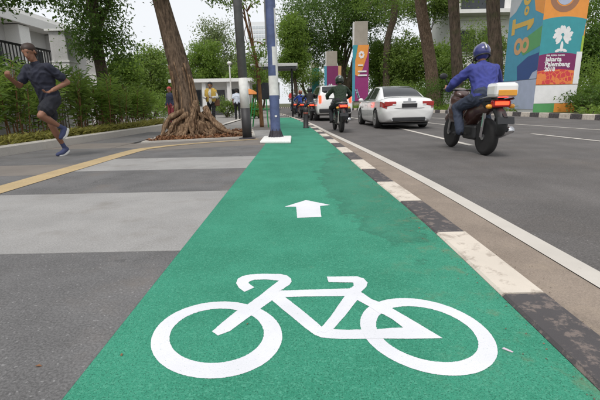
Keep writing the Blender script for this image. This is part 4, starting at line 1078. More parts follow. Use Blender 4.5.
def cr(P, t):                        # Catmull-Rom of numpy rows
    n = len(P); t = min(max(t, 0), n-1-1e-6); i = int(t); f = t-i
    a, b, c, d = P[max(i-1, 0)], P[i], P[i+1], P[min(i+2, n-1)]
    return .5*((2*b)+(c-a)*f+(2*a-5*b+4*c-d)*f*f+(3*b-a-3*c+d)*f**3)
class Car:
    """stations: y, zb, wb, wm, zs, ws, zt, wt (rear at y=0, front at +y)"""
    def __init__(s, ST): s.S = np.array(ST, float)
    def sec(s, u):
        y, zb, wb, wm, zs, ws, zt, wt = cr(s.S, u)
        zm = zb+(zs-zb)*.5
        return np.array([(0, y, zb), (wb*.8, y, zb), (wb, y, zb+.06), (wm, y, zm), (ws+.01, y, zs-.06), (ws, y, zs), (ws+(wt-ws)*.55, y, zs+(zt-zs)*.55), (wt, y, zt-.035), (wt*.72, y, zt), (0, y, zt+.012)])
    def p(s, u, t): return Vector(cr(s.sec(u), t))
    def u_of(s, y):
        us = np.linspace(0, len(s.S)-1, 400); ys = [cr(s.S, u)[0] for u in us]; return float(np.interp(y, ys, us))
    def body(s, nu=64, nt_=36):
        mb = MB(); ring = 2*nt_
        for i in range(nu+1):
            u = (len(s.S)-1)*i/nu
            h = [s.p(u, 9*k/nt_) for k in range(nt_+1)]
            mb.v += [tuple(v) for v in h]+[(-v.x, v.y, v.z) for v in h[-2:0:-1]]
        for i in range(nu):
            for k in range(ring):
                k2 = (k+1) % ring; mb.f.append((i*ring+k, (i+1)*ring+k, (i+1)*ring+k2, i*ring+k2)); mb.m.append(0)
        for i, fl in ((0, 0), (nu, 1)):
            c = sum((Vector(mb.v[i*ring+k]) for k in range(ring)), Vector())/ring; mb.v.append(tuple(c)); e = len(mb.v)-1
            for k in range(ring):
                k2 = (k+1) % ring; f = (i*ring+k, i*ring+k2, e); mb.f.append(f[::-1] if fl else f); mb.m.append(0)
        return mb
    def patch(s, y0, y1, t0, t1, side, n=10, m=8, off=.006, taper=(0, 0)):   # glass patch following the body surface
        mb = MB(); V = []
        for i in range(n+1):
            for j in range(m+1):
                g_ = j/m; yy = (y0+taper[0]*g_)+((y1+taper[1]*g_)-(y0+taper[0]*g_))*i/n
                u = s.u_of(yy); p = s.p(u, t0+(t1-t0)*g_)
                du = s.p(u+.03, t0+(t1-t0)*g_)-s.p(u-.03, t0+(t1-t0)*g_); dt = s.p(u, t0+(t1-t0)*g_+.05)-s.p(u, t0+(t1-t0)*g_-.05)
                nn = dt.cross(du); nn = nn.normalized() if nn.length > 1e-9 else Vector((1, 0, 0))
                if nn.dot(Vector((p.x, 0, p.z-.7))) < 0: nn = -nn
                p = p+nn*off
                if side < 0: p = Vector((-p.x, p.y, p.z))
                V.append(p)
        mb.add(V, [(i*(m+1)+j, (i+1)*(m+1)+j, (i+1)*(m+1)+j+1, i*(m+1)+j+1) for i in range(n) for j in range(m)])
        return mb
    def top_patch(s, y0, y1, tin, off=.006, n=10, m=14, ytap=.0):     # windscreen / rear window across the car
        mb = MB(); V = []
        for i in range(n+1):
            yy = y0+(y1-y0)*i/n; u = s.u_of(yy)
            for j in range(m+1):
                g_ = -1+2*j/m; t = 9-(9-tin)*abs(g_); p = s.p(u, t)
                du = s.p(u+.03, t)-s.p(u-.03, t); nn = Vector((0, -du.z, du.y)).normalized()
                if nn.z < 0: nn = -nn
                p = p+nn*off; V.append(Vector((p.x*(1 if g_ >= 0 else -1), p.y, p.z)))
        mb.add(V, [(i*(m+1)+j, (i+1)*(m+1)+j, (i+1)*(m+1)+j+1, i*(m+1)+j+1) for i in range(n) for j in range(m)])
        return mb
def cut_arches(mb, mats, axles, r, w, name='body'):
    o = mb.build(name, mats, None, True)
    cut = MB()
    for y, z in axles:
        for sx in (-1, 1): cut.lathe([(r, sx*(w-.26)), (r, sx*(w+.2))] if sx > 0 else [(r, -(w+.2)), (r, -(w-.26))], 28, 'x', (0, y, z))
    c = cut.build('cutter', MT['trim'])
    md = o.modifiers.new('b', 'BOOLEAN'); md.operation = 'DIFFERENCE'; md.object = c; md.solver = 'EXACT'
    me = evalmesh(o); o.modifiers.clear(); o.data = me; bpy.data.objects.remove(c)
    return o
def wheel(parent, loc, r, w, spokes=10, mat='alloy', side=1):
    wh_ = thing('wheel', None, None, loc); wh_.parent = parent
    MB().lathe([(r*.66, -w/2), (r*.93, -w/2), (r, -w*.36), (r, w*.36), (r*.93, w/2), (r*.66, w/2)], 28, 'x').build('tyre', MT['rubber'], wh_, True)
    mb = MB(); o = side*w*.42
    mb.lathe([(r*.68, o-.02), (r*.68, o+.012*side), (r*.60, o-.01*side)], 28, 'x'); mb.lathe([(r*.14, o-.03), (r*.14, o+.02*side), (r*.08, o+.03*side)], 12, 'x')
    for k in range(spokes):
        a = 2*math.pi*k/spokes; q = Matrix.Rotation(a, 3, 'X'); mb.box(q @ Vector((o-.008*side, 0, r*.38)), (.03, r*.10, r*.56), q)
    mb.build('rim', MT[mat], wh_)
    MB().lathe([(r*.62, o-.07*side), (r*.62, o-.06*side)], 20, 'x').build('brake_disc', MT['trim'], wh_)
    return wh_
def plate_text(parent, txt, size, c):
    w = len(txt)*size*.28
    text_mesh('plate_characters', txt, size, MT['plate_text'], parent, (c[0]-w, c[1], c[2]-size*.33), (1, 0, 0), (0, 0, 1), .002)

# --- white sedan, rear three-quarter
sedan = thing('white_sedan', 'white sedan driving away beside the striped kerb lane, nearest car', 'car', (3.62, 13.35, ROAD_Z), R(2.5))
SD = Car([(-.02, .42, .50, .66, .74, .62, .80, .50), (.02, .33, .66, .78, .82, .74, .93, .62), (.12, .27, .76, .855, .88, .81, 1.005, .70), (.32, .22, .82, .885, .91, .835, 1.035, .72), (.70, .20, .84, .895, .925, .85, 1.06, .715),
          (1.05, .19, .85, .895, .935, .855, 1.235, .655), (1.45, .18, .85, .895, .94, .855, 1.385, .59), (1.9, .18, .85, .895, .94, .855, 1.445, .57), (2.5, .18, .85, .895, .93, .855, 1.45, .575), (2.95, .18, .85, .895, .925, .85, 1.37, .59),
          (3.35, .18, .85, .895, .915, .845, 1.18, .65), (3.62, .18, .85, .89, .905, .84, 1.0, .72), (3.95, .19, .84, .885, .87, .83, .93, .70), (4.35, .21, .80, .86, .80, .79, .86, .66), (4.60, .26, .70, .78, .68, .70, .74, .58), (4.66, .36, .58, .66, .58, .56, .62, .46)])
bd_ = cut_arches(SD.body(), [MT['car_white'], MT['trim']], [(.98, .32), (3.72, .32)], .375, .90); bd_.parent = sedan
SD.top_patch(.72, 1.56, 7.35, ytap=0).build('rear_window', MT['car_glass'], sedan, True)
SD.top_patch(2.86, 3.58, 7.3).build('windscreen', MT['car_glass'], sedan, True)
for sd in (-1, 1):
    SD.patch(1.28, 2.22, 5.25, 6.85, sd, taper=(.25, .0)).build('side_window', MT['car_glass'], sedan, True)
    SD.patch(2.30, 3.32, 5.25, 6.85, sd, taper=(0, -.42)).build('side_window', MT['car_glass'], sedan, True)
    SD.patch(1.08, 3.4, 5.05, 5.18, sd, 12, 2, .010).build('window_trim', MT['chrome'], sedan, True)
    lm = MB(); 
    SD.patch(.005, .40, 3.55, 4.75, sd, 10, 6, .012, (.0, .06)).build('tail_lamp', MT['lamp_red'], sedan, True)
    MB().box((sd*.62, .03, .83), (.38, .10, .15)).build('tail_lamp', MT['lamp_red'], sedan, bev=.02)
    m_ = MB().ball((sd*.99, 3.02, .98), (.10, .06, .075)).build('mirror', MT['car_white'], sedan, True)
    for y in (1.62, 2.6): MB().box((sd*.895, y, .80), (.03, .17, .028)).build('door_handle', MT['chrome'], sedan, bev=.008)
    for y in (1.25, 2.27, 3.32): SD.patch(y-.006, y+.006, 1.8, 5.0, sd, 1, 10, .002).build('door_gap', MT['trim'], sedan)
    MB().box((sd*.5, .0, .30), (.16, .05, .055)).build('exhaust_tip', MT['chrome'], sedan, bev=.01)
    wheel(sedan, (sd*.80, .98, .32), .32, .21, 10, 'alloy', sd); wheel(sedan, (sd*.80, 3.72, .32), .32, .21, 10, 'alloy', sd)
MB().box((0, .02, .33), (1.1, .10, .14)).build('rear_diffuser', MT['trim'], sedan, bev=.03)
MB().tube(arc3([(-.80, .09, .70), (-.5, -.015, .69), (0, -.04, .69), (.5, -.015, .69), (.80, .09, .70)], 4), .006, 5).build('bumper_gap', MT['trim'], sedan)
for sd in (-1, 1): MB().box((sd*.50, -.022, .80), (.11, .012, .045)).build('reverse_lamp', MT['plate_text'], sedan, bev=.005)
MB().box((0, -.01, .90), (.42, .04, .03)).build('boot_strip', MT['chrome'], sedan)
MB().box((0, -.03, .775), (.50, .03, .13)).build('number_plate', MT['plate'], sedan, bev=.006)
MB().lathe([(.055, -.012), (.055, .012)], 16, 'y', (0, .0, .955)).build('badge', MT['chrome'], sedan)
MB().box((0, 2.3, .16), (1.5, 3.9, .05)).build('underbody', MT['trim'], sedan)

# --- white pickup-like SUV farther on
suv = thing('white_suv', 'tall white sport utility car ahead of the green-jacketed rider', 'car', (1.86, 20.6, ROAD_Z), R(4.5))
SV = Car([(-.02, .50, .62, .72, .80, .70, 1.00, .60), (.02, .42, .78, .84, .95, .80, 1.20, .68), (.08, .36, .84, .90, 1.06, .85, 1.40, .69), (.28, .32, .86, .92, 1.08, .86, 1.66, .65), (.55, .30, .87, .925, 1.08, .865, 1.74, .655), (1.2, .29, .87, .925, 1.07, .865, 1.77, .66), (2.2, .29, .87, .925, 1.06, .865, 1.76, .66),
          (2.85, .29, .87, .925, 1.05, .86, 1.68, .66), (3.25, .29, .87, .92, 1.04, .855, 1.40, .70), (3.55, .29, .87, .915, 1.03, .85, 1.12, .75), (4.1, .31, .86, .91, .97, .84, 1.06, .72), (4.5, .36, .80, .86, .86, .78, .92, .66), (4.68, .46, .66, .74, .74, .62, .78, .52)])
bd_ = cut_arches(SV.body(), [MT['car_white'], MT['trim']], [(.92, .37), (3.68, .37)], .43, .92); bd_.parent = suv
SV.top_patch(.105, .30, 7.2, .03).build('rear_window', MT['car_glass'], suv, True); SV.top_patch(2.92, 3.5, 7.3).build('windscreen', MT['car_glass'], suv, True)
for sd in (-1, 1):
    for y0, y1, tp_ in ((.45, 1.15, (.12, 0)), (1.22, 2.12, (0, 0)), (2.2, 3.2, (0, -.35))): SV.patch(y0, y1, 5.2, 6.8, sd, taper=tp_).build('side_window', MT['car_glass'], suv, True)
    MB().box((sd*.76, .02, 1.08), (.13, .12, .36)).build('tail_lamp', MT['lamp_lit'], suv, bev=.02)
    MB().ball((sd*1.02, 3.0, 1.12), (.11, .07, .10)).build('mirror', MT['car_white'], suv, True)
    MB().box((sd*.62, .3, 1.78), (.04, 2.4, .03)).build('roof_rail', MT['trim'], suv) if False else MB().tube(arc3([(sd*.60, .7, 1.74), (sd*.60, 1.3, 1.80), (sd*.60, 2.3, 1.79), (sd*.60, 2.75, 1.72)], 3), .02, 6).build('roof_rail', MT['trim'], suv)
    for y in (1.25, 2.3): MB().box((sd*.92, y, .98), (.03, .18, .03)).build('door_handle', MT['chrome'], suv)
    wheel(suv, (sd*.82, .92, .37), .37, .24, 6, 'alloy', sd); wheel(suv, (sd*.82, 3.68, .37), .37, .24, 6, 'alloy', sd)
MB().box((0, -.01, .52), (1.6, .14, .20)).build('rear_bumper', MT['trim'], suv, bev=.04)
MB().box((0, -.03, .86), (.46, .03, .12)).build('number_plate', MT['plate'], suv)
MB().box((0, 2.3, .30), (1.5, 3.9, .06)).build('underbody', MT['trim'], suv)
sp_ = MB().tube([(0, .95, .75), (0, .95, .74)], .1, 6)

# --- motorcycles
def motorcycle(label, loc, rz, col, lit=True, box=False, scale=1.0, amber=False):
    root = thing('motorcycle', label, 'motorcycle', loc, rz, 'motorcycles on the road')
    body = mat_plain('bike_body_paint', col, .3, 0, .06, .8); r = .29
    for y, w in ((0, .11), (1.27, .09)):
        wh_ = thing('wheel', None, None, (0, y, r)); wh_.parent = root
        MB().lathe([(r*.78, -w/2), (r*.93, -w/2), (r, -w*.2), (r, w*.2), (r*.93, w/2), (r*.78, w/2)], 26, 'x').build('tyre', MT['rubber'], wh_, True)
        mb = MB(); mb.lathe([(r*.79, -.03), (r*.79, .03)], 24, 'x'); mb.lathe([(.05, -.07), (.05, .07)], 12, 'x')
        for k in range(5): q = Matrix.Rotation(k*2*math.pi/5, 3, 'X'); mb.box(q @ Vector((0, 0, r*.42)), (.03, .04, r*.7), q)
        mb.build('rim', MT['alloy'], wh_)
    # body shell: tail, side panels, leg shield
    mb = MB(); mb.tube(arc3([(0, -.28, .80), (0, .0, .76), (0, .35, .68), (0, .62, .50), (0, .80, .40)], 5), [.06]+[.10]*4+[.13]*5+[.15]*5+[.13]*5+[.10], 12); mb.build('body_shell', body, root, True)
    mb = MB(); mb.tube(arc3([(0, .80, .40), (0, .98, .62), (0, 1.02, .88), (0, .95, 1.02)], 5), [.12]*4+[.20]*4+[.17]*4+[.14]*3+[.10], 12); mb.build('leg_shield', body, root, True)
    mb = MB(); mb.tube(arc3([(0, -.30, .86), (0, .05, .84), (0, .4, .78), (0, .66, .78)], 5), [.07]+[.12]*7+[.13]*5+[.08]*3, 12); o = mb.build('seat', MT['trim'], root, True); o.scale = (1, 1, .94)
    MB().tube(arc3([(0, -.22, .74), (0, -.38, .62), (0, -.42, .46), (0, -.36, .36)], 4), [.05, .07, .075, .08, .08, .08, .08, .08, .08, .07, .07, .07, .06], 8).build('rear_fender', MT['trim'], root, True)
    tl = MB().box((0, -.335, .80), (.29, .08, .115)).build('tail_light', MT['lamp_red'], root, bev=.03); MB().box((0, -.372, .805), (.21, .02, .055)).build('lit_lens', MT['lamp_lit'], tl, bev=.008)
    MB().tube(arc3([(-.14, .1, .86), (-.15, -.25, .90), (0, -.33, .915), (.15, -.25, .90), (.14, .1, .86)], 5), .014, 8).build('grab_rail', MT['alloy'], root, True)
    MB().box((0, -.46, .63), (.05, .12, .03), Matrix.Rotation(R(35), 3, 'X')).build('plate_bracket', MT['trim'], root)
    for s in (-1, 1):
        MB().ball((s*.17, -.33, .76), (.05, .04, .035)).build('turn_signal', MT['lamp_amber'], root, True)
        MB().tube([(s*.07, 1.27, .29), (s*.08, 1.12, .72), (s*.06, 1.02, .95)], .024, 8).build('fork_leg', MT['alloy'], root)
        MB().tube([(s*.09, 0, .29), (s*.10, -.05, .45), (s*.10, -.08, .66)], .026, 8).build('shock_absorber', MT['chrome'], root)
        mi = MB().tube(arc3([(s*.25, .93, 1.04), (s*.30, .90, 1.16), (s*.36, .90, 1.24)], 3), .009, 6).build('mirror', MT['trim'], root)
        MB().ball((s*.38, .895, 1.27), (.075, .018, .05)).build('mirror_glass', MT['trim'], mi, True)
        MB().tube([(s*.1, .45, .30), (s*.30, .47, .29)], .018, 6).build('foot_peg', MT['rubber'], root)
    MB().tube(arc3([(-.34, .86, 1.02), (-.18, .94, 1.04), (0, .97, 1.02), (.18, .94, 1.04), (.34, .86, 1.02)], 4), .016, 8).build('handlebar', MT['trim'], root)
    MB().tube([(.13, .25, .30), (.16, -.1, .32), (.17, -.38, .42)], [.03, .05, .055], 10).build('exhaust', MT['chrome'], root, True)
    MB().box((0, .42, .34), (.22, .42, .24)).build('engine', MT['trim'], root, bev=.04)
    MB().tube([(0.06, .4, .32), (.075, 0, .29)], .035, 8).build('swing_arm', MT['trim'], root)
    MB().box((0, -.515, .56), (.25, .010, .10), Matrix.Rotation(R(-14), 3, 'X')).build('number_plate', MT['plate'], root)
    MB().ball((0, 1.06, .98), (.13, .08, .10)).build('headlamp_cowl', body, root, True)
    mb = MB(); mb.tube(arc3([(0, 1.0, .52), (0, 1.25, .62), (0, 1.52, .50)], 4), [.05]+[.07]*7+[.05], 8); mb.build('front_fender', body, root, True)
    if box:
        tb = MB().box((0, -.34, .99), (.34, .30, .21)).build('top_case', MT['car_white'], root, bev=.05)
        MB().box((0, -.495, .95), (.27, .02, .08)).build('reflector', MT['lamp_amber'], tb, bev=.008)
        MB().tube([(-.12, -.1, .84), (-.12, -.45, .87)], .015, 6).build('carrier', MT['trim'], root); MB().tube([(.12, -.1, .84), (.12, -.45, .87)], .015, 6).build('carrier', MT['trim'], root)
    root.scale = (scale,)*3
    return root

# ================================================================== PEOPLE
def capsule(mb, a, b, ra, rb, n=10):
    a, b = Vector(a), Vector(b); d = b-a; L = d.length
    if L < 1e-6: mb.ball(a, ra, n, 7); return
    t = d/L; P = []; Rr = []
    for k in range(4): th = math.pi/2*(k/4); P.append(a-t*ra*math.cos(th)); Rr.append(max(ra*math.sin(th), ra*.08))
    for k in range(4): P.append(a+d*(k/3)); Rr.append(ra+(rb-ra)*k/3)
    for k in range(1, 5): th = math.pi/2*(k/4); P.append(b+t*rb*math.sin(th)); Rr.append(max(rb*math.cos(th), rb*.08))
    mb.tube(P, Rr, n)
SKIN = mat_plain('skin', (.30, .155, .095), .55, 0, .08); SKIN_D = mat_plain('skin_tan', (.24, .11, .065), .55, 0, .08)
HAIR = mat_plain('black_hair', (.012, .010, .009), .6, 0, .3, bump=.3); LIPS = mat_plain('lips', (.22, .07, .055), .5); EYE = mat_plain('eye', (.02, .016, .014), .2)
def person(label, loc, rz, J, cols, sleeves='short', legs='long', head_dir=(0, 1, 0), helmet=None, vest=None, hair=True, group=None, vox=.014, fat=1.0, skin=None, cat='person', wrinkle=.009):
    """J: joints in local metres (feet at z=0, facing +Y). cols: top, bottom, shoes"""
    root = thing('person', label, cat, loc, rz, group); f = fat; sk = skin or SKIN
    V = {k: Vector(v) for k, v in J.items()}; segs = []          # (a, b, ra, rb, material)
    S, T, B, H_ = 0, 1, 2, 3
    ub = V['pelvis']; ch = V['chest']; nk = V['neck']; hd = V['head']
    lat = (V['shR']-V['shL']).normalized(); hl = (V['hipR']-V['hipL']).normalized()
    def sg(a, b, ra, rb, m): segs.append((Vector(a), Vector(b), ra, rb, m))
    mid = (ub+ch)/2
    for s in (-1, 1):
        sg(ub+hl*s*.075, mid+lat*s*.065, .115*f, .105*f, T if sleeves else T); sg(mid+lat*s*.065, ch+lat*s*.085, .105*f, .115*f, T)
        sg(ub+hl*s*.07-Vector((0, 0, .04)), ub+hl*s*.07+Vector((0, 0, .02)), .118*f, .116*f, B)
    bk = lat.cross((ch-ub).normalized()); sg(ub+(ch-ub)*.02, ch, .128*f, .135*f, T); sg(ch, nk-(nk-ch)*.12, .115*f, .07, T); sg(nk-(hd-nk)*.1, hd-(hd-nk)*.35, .052, .052, S)
    for s, c in ((-1, 'L'), (1, 'R')):
        sh, el, wr = V['sh'+c], V['el'+c], V['wr'+c]
        sg(ch+lat*s*.05+(nk-ch)*.42, sh, .088*f, .060*min(f, 1.12), T)
        if sleeves == 'none': sg(sh, el, .055, .043, S)
        elif sleeves == 'short': sg(sh, sh+(el-sh)*.65, .062*f, .066*f, T); sg(sh+(el-sh)*.6, el, .045, .042, S)
        else: sg(sh, el, .062*f, .056*f, T)
        m = T if sleeves == 'long' else S; k = 1.25*f if m == T else 1
        sg(el, wr, .042*k, .031*k, m)
        # hand: palm, four bent fingers and a thumb
        d = (wr-el).normalized(); hdir = V.get('hd'+c, d).normalized() if 'hd'+c in V else d
        pn = hdir.cross(lat); pn = pn.normalized() if pn.length > .2 else Vector((0, 0, 1))
        across = hdir.cross(pn).normalized()
        pc = wr+hdir*.06; 
        for q in (-.024, 0, .024): sg(wr+hdir*.01+across*q*.5, pc+hdir*.03+across*q, .017, .015, S)
        curl = V.get('curl', Vector((.35, 0, 0))).x
        for q, L in ((-.033, .062), (-.011, .075), (.011, .08), (.033, .07)):
            r0 = pc+hdir*.035+across*q; m1 = r0+hdir*L*.55-pn*L*curl*.5; m2 = m1+hdir*L*.4*(1-curl)-pn*L*curl*.8
            sg(r0, m1, .0105, .0095, S); sg(m1, m2, .0095, .0085, S)
        th0 = wr+hdir*.03+across*.03; th1 = th0+across*.03+hdir*.03-pn*.01; sg(th0, th1, .013, .011, S); sg(th1, th1+hdir*.028+across*.004-pn*.012, .011, .009, S)
        hp, kn, an, to = V['hip'+c], V['kn'+c], V['an'+c], V['to'+c]
        if legs == 'long': sg(hp, kn, .092*f, .066*f, B); sg(kn, an, .064*f, .052*f, B)
        else: sg(hp, hp+(kn-hp)*.6, .104*f, .108*f, B); sg(hp+(kn-hp)*.5, kn, .072, .055, S); sg(kn, kn+(an-kn)*.35, .054, .058, S); sg(kn+(an-kn)*.35, an+(kn-an)*.22, .058, .036, S); sg(an+(kn-an)*.24, an, .038, .038, H_)
        fd = (to-an); sg(an-Vector((0, 0, .02))-fd*.12, an-Vector((0, 0, .03))+fd*.45, .045, .043, H_); sg(an-Vector((0, 0, .03))+fd*.45, to, .043, .032, H_)
    # head with jaw, nose, brow and ears
    up = (hd-nk).normalized(); fw = Vector(head_dir); fw = (fw-up*fw.dot(up)).normalized(); rt = fw.cross(up)
    sg(hd+up*.035-fw*.012, hd+up*.045+fw*.012, .088, .086, S); sg(hd-up*.045+fw*.02, hd-up*.075+fw*.045, .062, .045, S); sg(hd+fw*.07, hd+fw*.07-up*.03, .045, .04, S)
    sg(hd+up*.02+fw*.092, hd-up*.025+fw*.112, .010, .016, S); sg(hd+up*.045+fw*.083-rt*.035, hd+up*.045+fw*.083+rt*.035, .018, .018, S)
    for s in (-1, 1): sg(hd+rt*s*.088+up*.02, hd+rt*s*.094-up*.02, .014, .012, S)
    mb = MB()
    for a, b, ra, rb, m in segs: capsule(mb, a, b, ra, rb)
    tmp = mb.build('body', sk)
    md = tmp.modifiers.new('r', 'REMESH'); md.mode = 'VOXEL'; md.voxel_size = vox; md.use_smooth_shade = True
    m2 = tmp.modifiers.new('s', 'SMOOTH'); m2.iterations = 3; m2.factor = .5
    me = evalmesh(tmp); bpy.data.objects.remove(tmp)
    n = len(me.polygons); cen = np.empty(n*3); me.polygons.foreach_get('center', cen); cen = cen.reshape(-1, 3)
    best = np.full(n, 1e9); mi = np.zeros(n, np.int32)
    for a, b, ra, rb, m in segs:
        A, Bv = np.array(a), np.array(b); d = Bv-A; L2 = max(d.dot(d), 1e-9); t = np.clip((cen-A) @ d/L2, 0, 1)
        dist = np.linalg.norm(cen-(A+t[:, None]*d), axis=1)-(ra+(rb-ra)*t)
        k = dist < best; best[k] = dist[k]; mi[k] = m
    # cloth wrinkles as real relief on the garments
    nv = len(me.vertices); co = np.empty(nv*3); me.vertices.foreach_get('co', co); co = co.reshape(-1, 3)
    no = np.empty(nv*3); me.vertices.foreach_get('normal', no); no = no.reshape(-1, 3)
    vb = np.full(nv, 1e9); vm = np.zeros(nv, np.int32)
    for a, b, ra, rb, m in segs:
        A, Bv = np.array(a), np.array(b); d = Bv-A; L2 = max(d.dot(d), 1e-9); t = np.clip((co-A) @ d/L2, 0, 1)
        dist = np.linalg.norm(co-(A+t[:, None]*d), axis=1)-(ra+(rb-ra)*t); k = dist < vb; vb[k] = dist[k]; vm[k] = m
    cloth = ((vm == 1) | (vm == 2)).astype(float)
    w = np.sin(co[:, 2]*34+3*np.sin(co[:, 0]*17+1)+2.4*np.sin(co[:, 1]*15))+.7*np.sin(co[:, 0]*41+2.5*np.sin(co[:, 2]*19)+1.7*np.sin(co[:, 1]*23))
    w = 1-np.abs(w)/1.2
    co += no*(cloth*wrinkle*w)[:, None]; me.vertices.foreach_set('co', co.ravel()); me.update()
    me.materials.clear()
    for k, mt in enumerate((sk, *cols)): me.materials.append(mt)
    me.polygons.foreach_set('material_index', mi); me.polygons.foreach_set('use_smooth', [True]*n); me.name = 'body'
    o = bpy.data.objects.new('body', me); COL.objects.link(o); o.parent = root
    rot = Matrix((rt, fw, up)).transposed()
    if helmet is None:
        for s in (-1, 1): MB().ball(hd+fw*.092+rt*s*.034+up*.018, (.014, .008, .009), 8, 6, 0, rot).build('eye', EYE, root, True)
        MB().ball(hd+fw*.098-up*.052, (.026, .010, .008), 8, 6, 0, rot).build('mouth', LIPS, root, True)
        if hair:
            mb = MB(); rg = random.Random(5)
            mb.ball(hd+up*.062-fw*.014, (.099, .108, .088), 16, 10, 0, rot); mb.ball(hd+up*.01-fw*.045, (.09, .07, .085), 14, 8, 0, rot)
            mb.v = [tuple(Vector(v)*1+Vector((rg.uniform(-.004, .004), rg.uniform(-.004, .004), rg.uniform(-.004, .004)))) for v in mb.v]
            mb.build('hair', HAIR if hair is True else hair, root, True)
    else:
        mb = MB(); mb.ball(hd+up*.035-fw*.005, (.135, .155, .14), 18, 12, 0, rot); h = mb.build('helmet', helmet, root, True)
        MB().ball(hd+up*.03+fw*.045, (.115, .115, .06), 14, 8, 0, rot).build('visor', MT['car_glass'], h, True)
        mb = MB(); mb.tube([hd-up*.055+(fw*math.sin(t)*.138+rt*math.cos(t)*.118)-fw*.005 for t in [j*math.pi/10 for j in range(21)]], .014, 6, cap=False); mb.build('helmet_rim', MT['trim'], h, True)
        mb = MB(); mb.tube([hd+up*(.035+.141*math.sin(t))-fw*(.005+.156*math.cos(t)) for t in [R(-10)+j*R(12) for j in range(10)]], [.018]*10, 6); mb.build('helmet_stripe', MT['alloy'], h, True)
    return root
CL = lambda n, c: mat_plain(n, c, .85, 0, .15, scale=9, bump=.35, fold=True)
def stand(h=1.70, **kw):
    s = h/1.72
    J = dict(pelvis=(0, 0, .94), chest=(0, .01, 1.28), neck=(0, 0, 1.46), head=(0, .02, 1.595), shL=(-.18, 0, 1.375), shR=(.18, 0, 1.375), elL=(-.235, -.02, 1.12), elR=(.235, -.02, 1.12), wrL=(-.24, .08, .88), wrR=(.24, .08, .88),
             hipL=(-.095, 0, .88), hipR=(.095, 0, .88), knL=(-.105, .02, .49), knR=(.105, .02, .49), anL=(-.11, -.02, .085), anR=(.11, -.02, .085), toL=(-.13, .17, .032), toR=(.13, .17, .032))
    J.update(kw)
    return {k: (tuple(c*s for c in v) if k != 'curl' else v) for k, v in J.items()}
navy = CL('navy_running_kit', (.016, .018, .034)); dk = CL('dark_shorts', (.012, .013, .020))
# runner on the left: long stride on the right leg, left leg folded behind, arms bent
rb_ = gp(64, 155.5)
RJ = stand(1.80, pelvis=(0, 0, .93), chest=(.01, .09, 1.26), neck=(.02, .14, 1.425), head=(.03, .19, 1.56), shL=(-.165, .09, 1.36), shR=(.185, .13, 1.36), elL=(-.27, -.12, 1.15), elR=(.26, .26, 1.10), wrL=(-.22, .12, 1.03), wrR=(.14, .46, 1.18),
           hipL=(-.095, .02, .89), hipR=(.095, -.02, .89), knL=(-.11, .30, .66), knR=(.10, -.04, .49), anL=(-.11, -.06, .45), anR=(.10, -.22, .11), toL=(-.11, .02, .31), toR=(.10, -.06, .03), curl=(.75, 0, 0))
rz_ = R(162); fo = Matrix.Rotation(rz_, 3, 'Z') @ Vector((.10, -.18, 0))
run = person('runner in dark kit leaning into a stride on the left pavement', (rb_.x-fo.x, rb_.y-fo.y, 0), rz_, RJ, (navy, dk, CL('navy_shoes', (.05, .06, .13))), 'short', 'short', skin=SKIN_D, vox=.010, fat=1.06, head_dir=(-.25, 1, -.1), hair=mat_plain('dark_brown_hair', (.035, .016, .010), .6, 0, .3))
s_ = 1.80/1.72
for an, to in (((.10, -.22, .11), (.10, -.06, .03)), ((-.11, -.06, .45), (-.11, .02, .31))):
    a, b = Vector(an)*s_, Vector(to)*s_; d = (b-a); dn = Vector((0, d.z, -abs(d.y))).normalized() if d.y else Vector((0, 0, -1))
    MB().tube(arc3([a-d*.2+dn*.062, a+d*.4+dn*.068, b+dn*.03], 4), [.030, .036, .038, .038, .038, .038, .036, .034, .028], 8).build('shoe_sole', MT['white'], run, True)
# man with yellow vest and bag, walking towards the camera
mp_ = gp(213, 125.3, -.03)
yv = CL('yellow_vest', (.55, .36, .07)); wsh = CL('white_shirt', (.60, .59, .56)); trs = CL('black_trousers', (.015, .015, .017))
MJ = stand(1.72, elL=(-.27, .02, 1.14), elR=(.27, .06, 1.14), wrL=(-.12, .22, 1.12), wrR=(.14, .24, 1.10), knL=(-.10, .10, .50), anL=(-.10, .08, .085), toL=(-.12, .28, .04), anR=(.11, -.10, .10), toR=(.12, .08, .032), curl=(.7, 0, 0))
man = person('man in yellow vest over white shirt walking behind the leaning tree', mp_, R(172), MJ, (wsh, trs, CL('black_shoes', (.012, .012, .012))), 'long', 'long')
mb = MB()
for s in (-1, 1):
    mb.tube(arc3([(s*.11, .02, .98), (s*.13, .055, 1.15), (s*.13, .05, 1.32), (s*.10, 0, 1.47)], 3), [.10, .105, .108, .11, .11, .108, .1, .095, .085, .07], 10)
    mb.tube([(s*.16, 0, 1.42), (s*.215, -.01, 1.25)], [.085, .075], 10)
mb.build('vest', yv, man, True)
bg_ = thing('shoulder_bag', 'brown shoulder bag hanging at the side of the man in the yellow vest', 'bag', (mp_.x+.24, mp_.y-.04, .76))
MB().box((0, 0, .12), (.22, .12, .26)).build('pouch', CL('brown_leather', (.13, .06, .03)), bg_, bev=.03); MB().tube(arc3([(-.09, -.05, .24), (-.12, -.03, .45), (-.10, .02, .67), (-.06, .06, .45), (.09, .05, .24)], 4), .012, 6).build('strap', CL('dark_leather', (.03, .02, .015)), bg_)
# pedestrian in white shirt farther on, walking away
pw_ = gp(238, 119.5, -.03)
person('pedestrian in a white shirt and dark trousers walking away beyond the grey pole', pw_, R(8), stand(1.68, wrL=(-.22, .12, .92), wrR=(.22, -.02, .90), anL=(-.11, .14, .085), knL=(-.105, .12, .5), toL=(-.12, .32, .04), anR=(.11, -.16, .11), toR=(.11, .02, .032)),
       (CL('pale_blue_shirt', (.58, .62, .70)), trs, CL('black_shoes', (.012, .012, .012))), 'short', 'long', vox=.018)
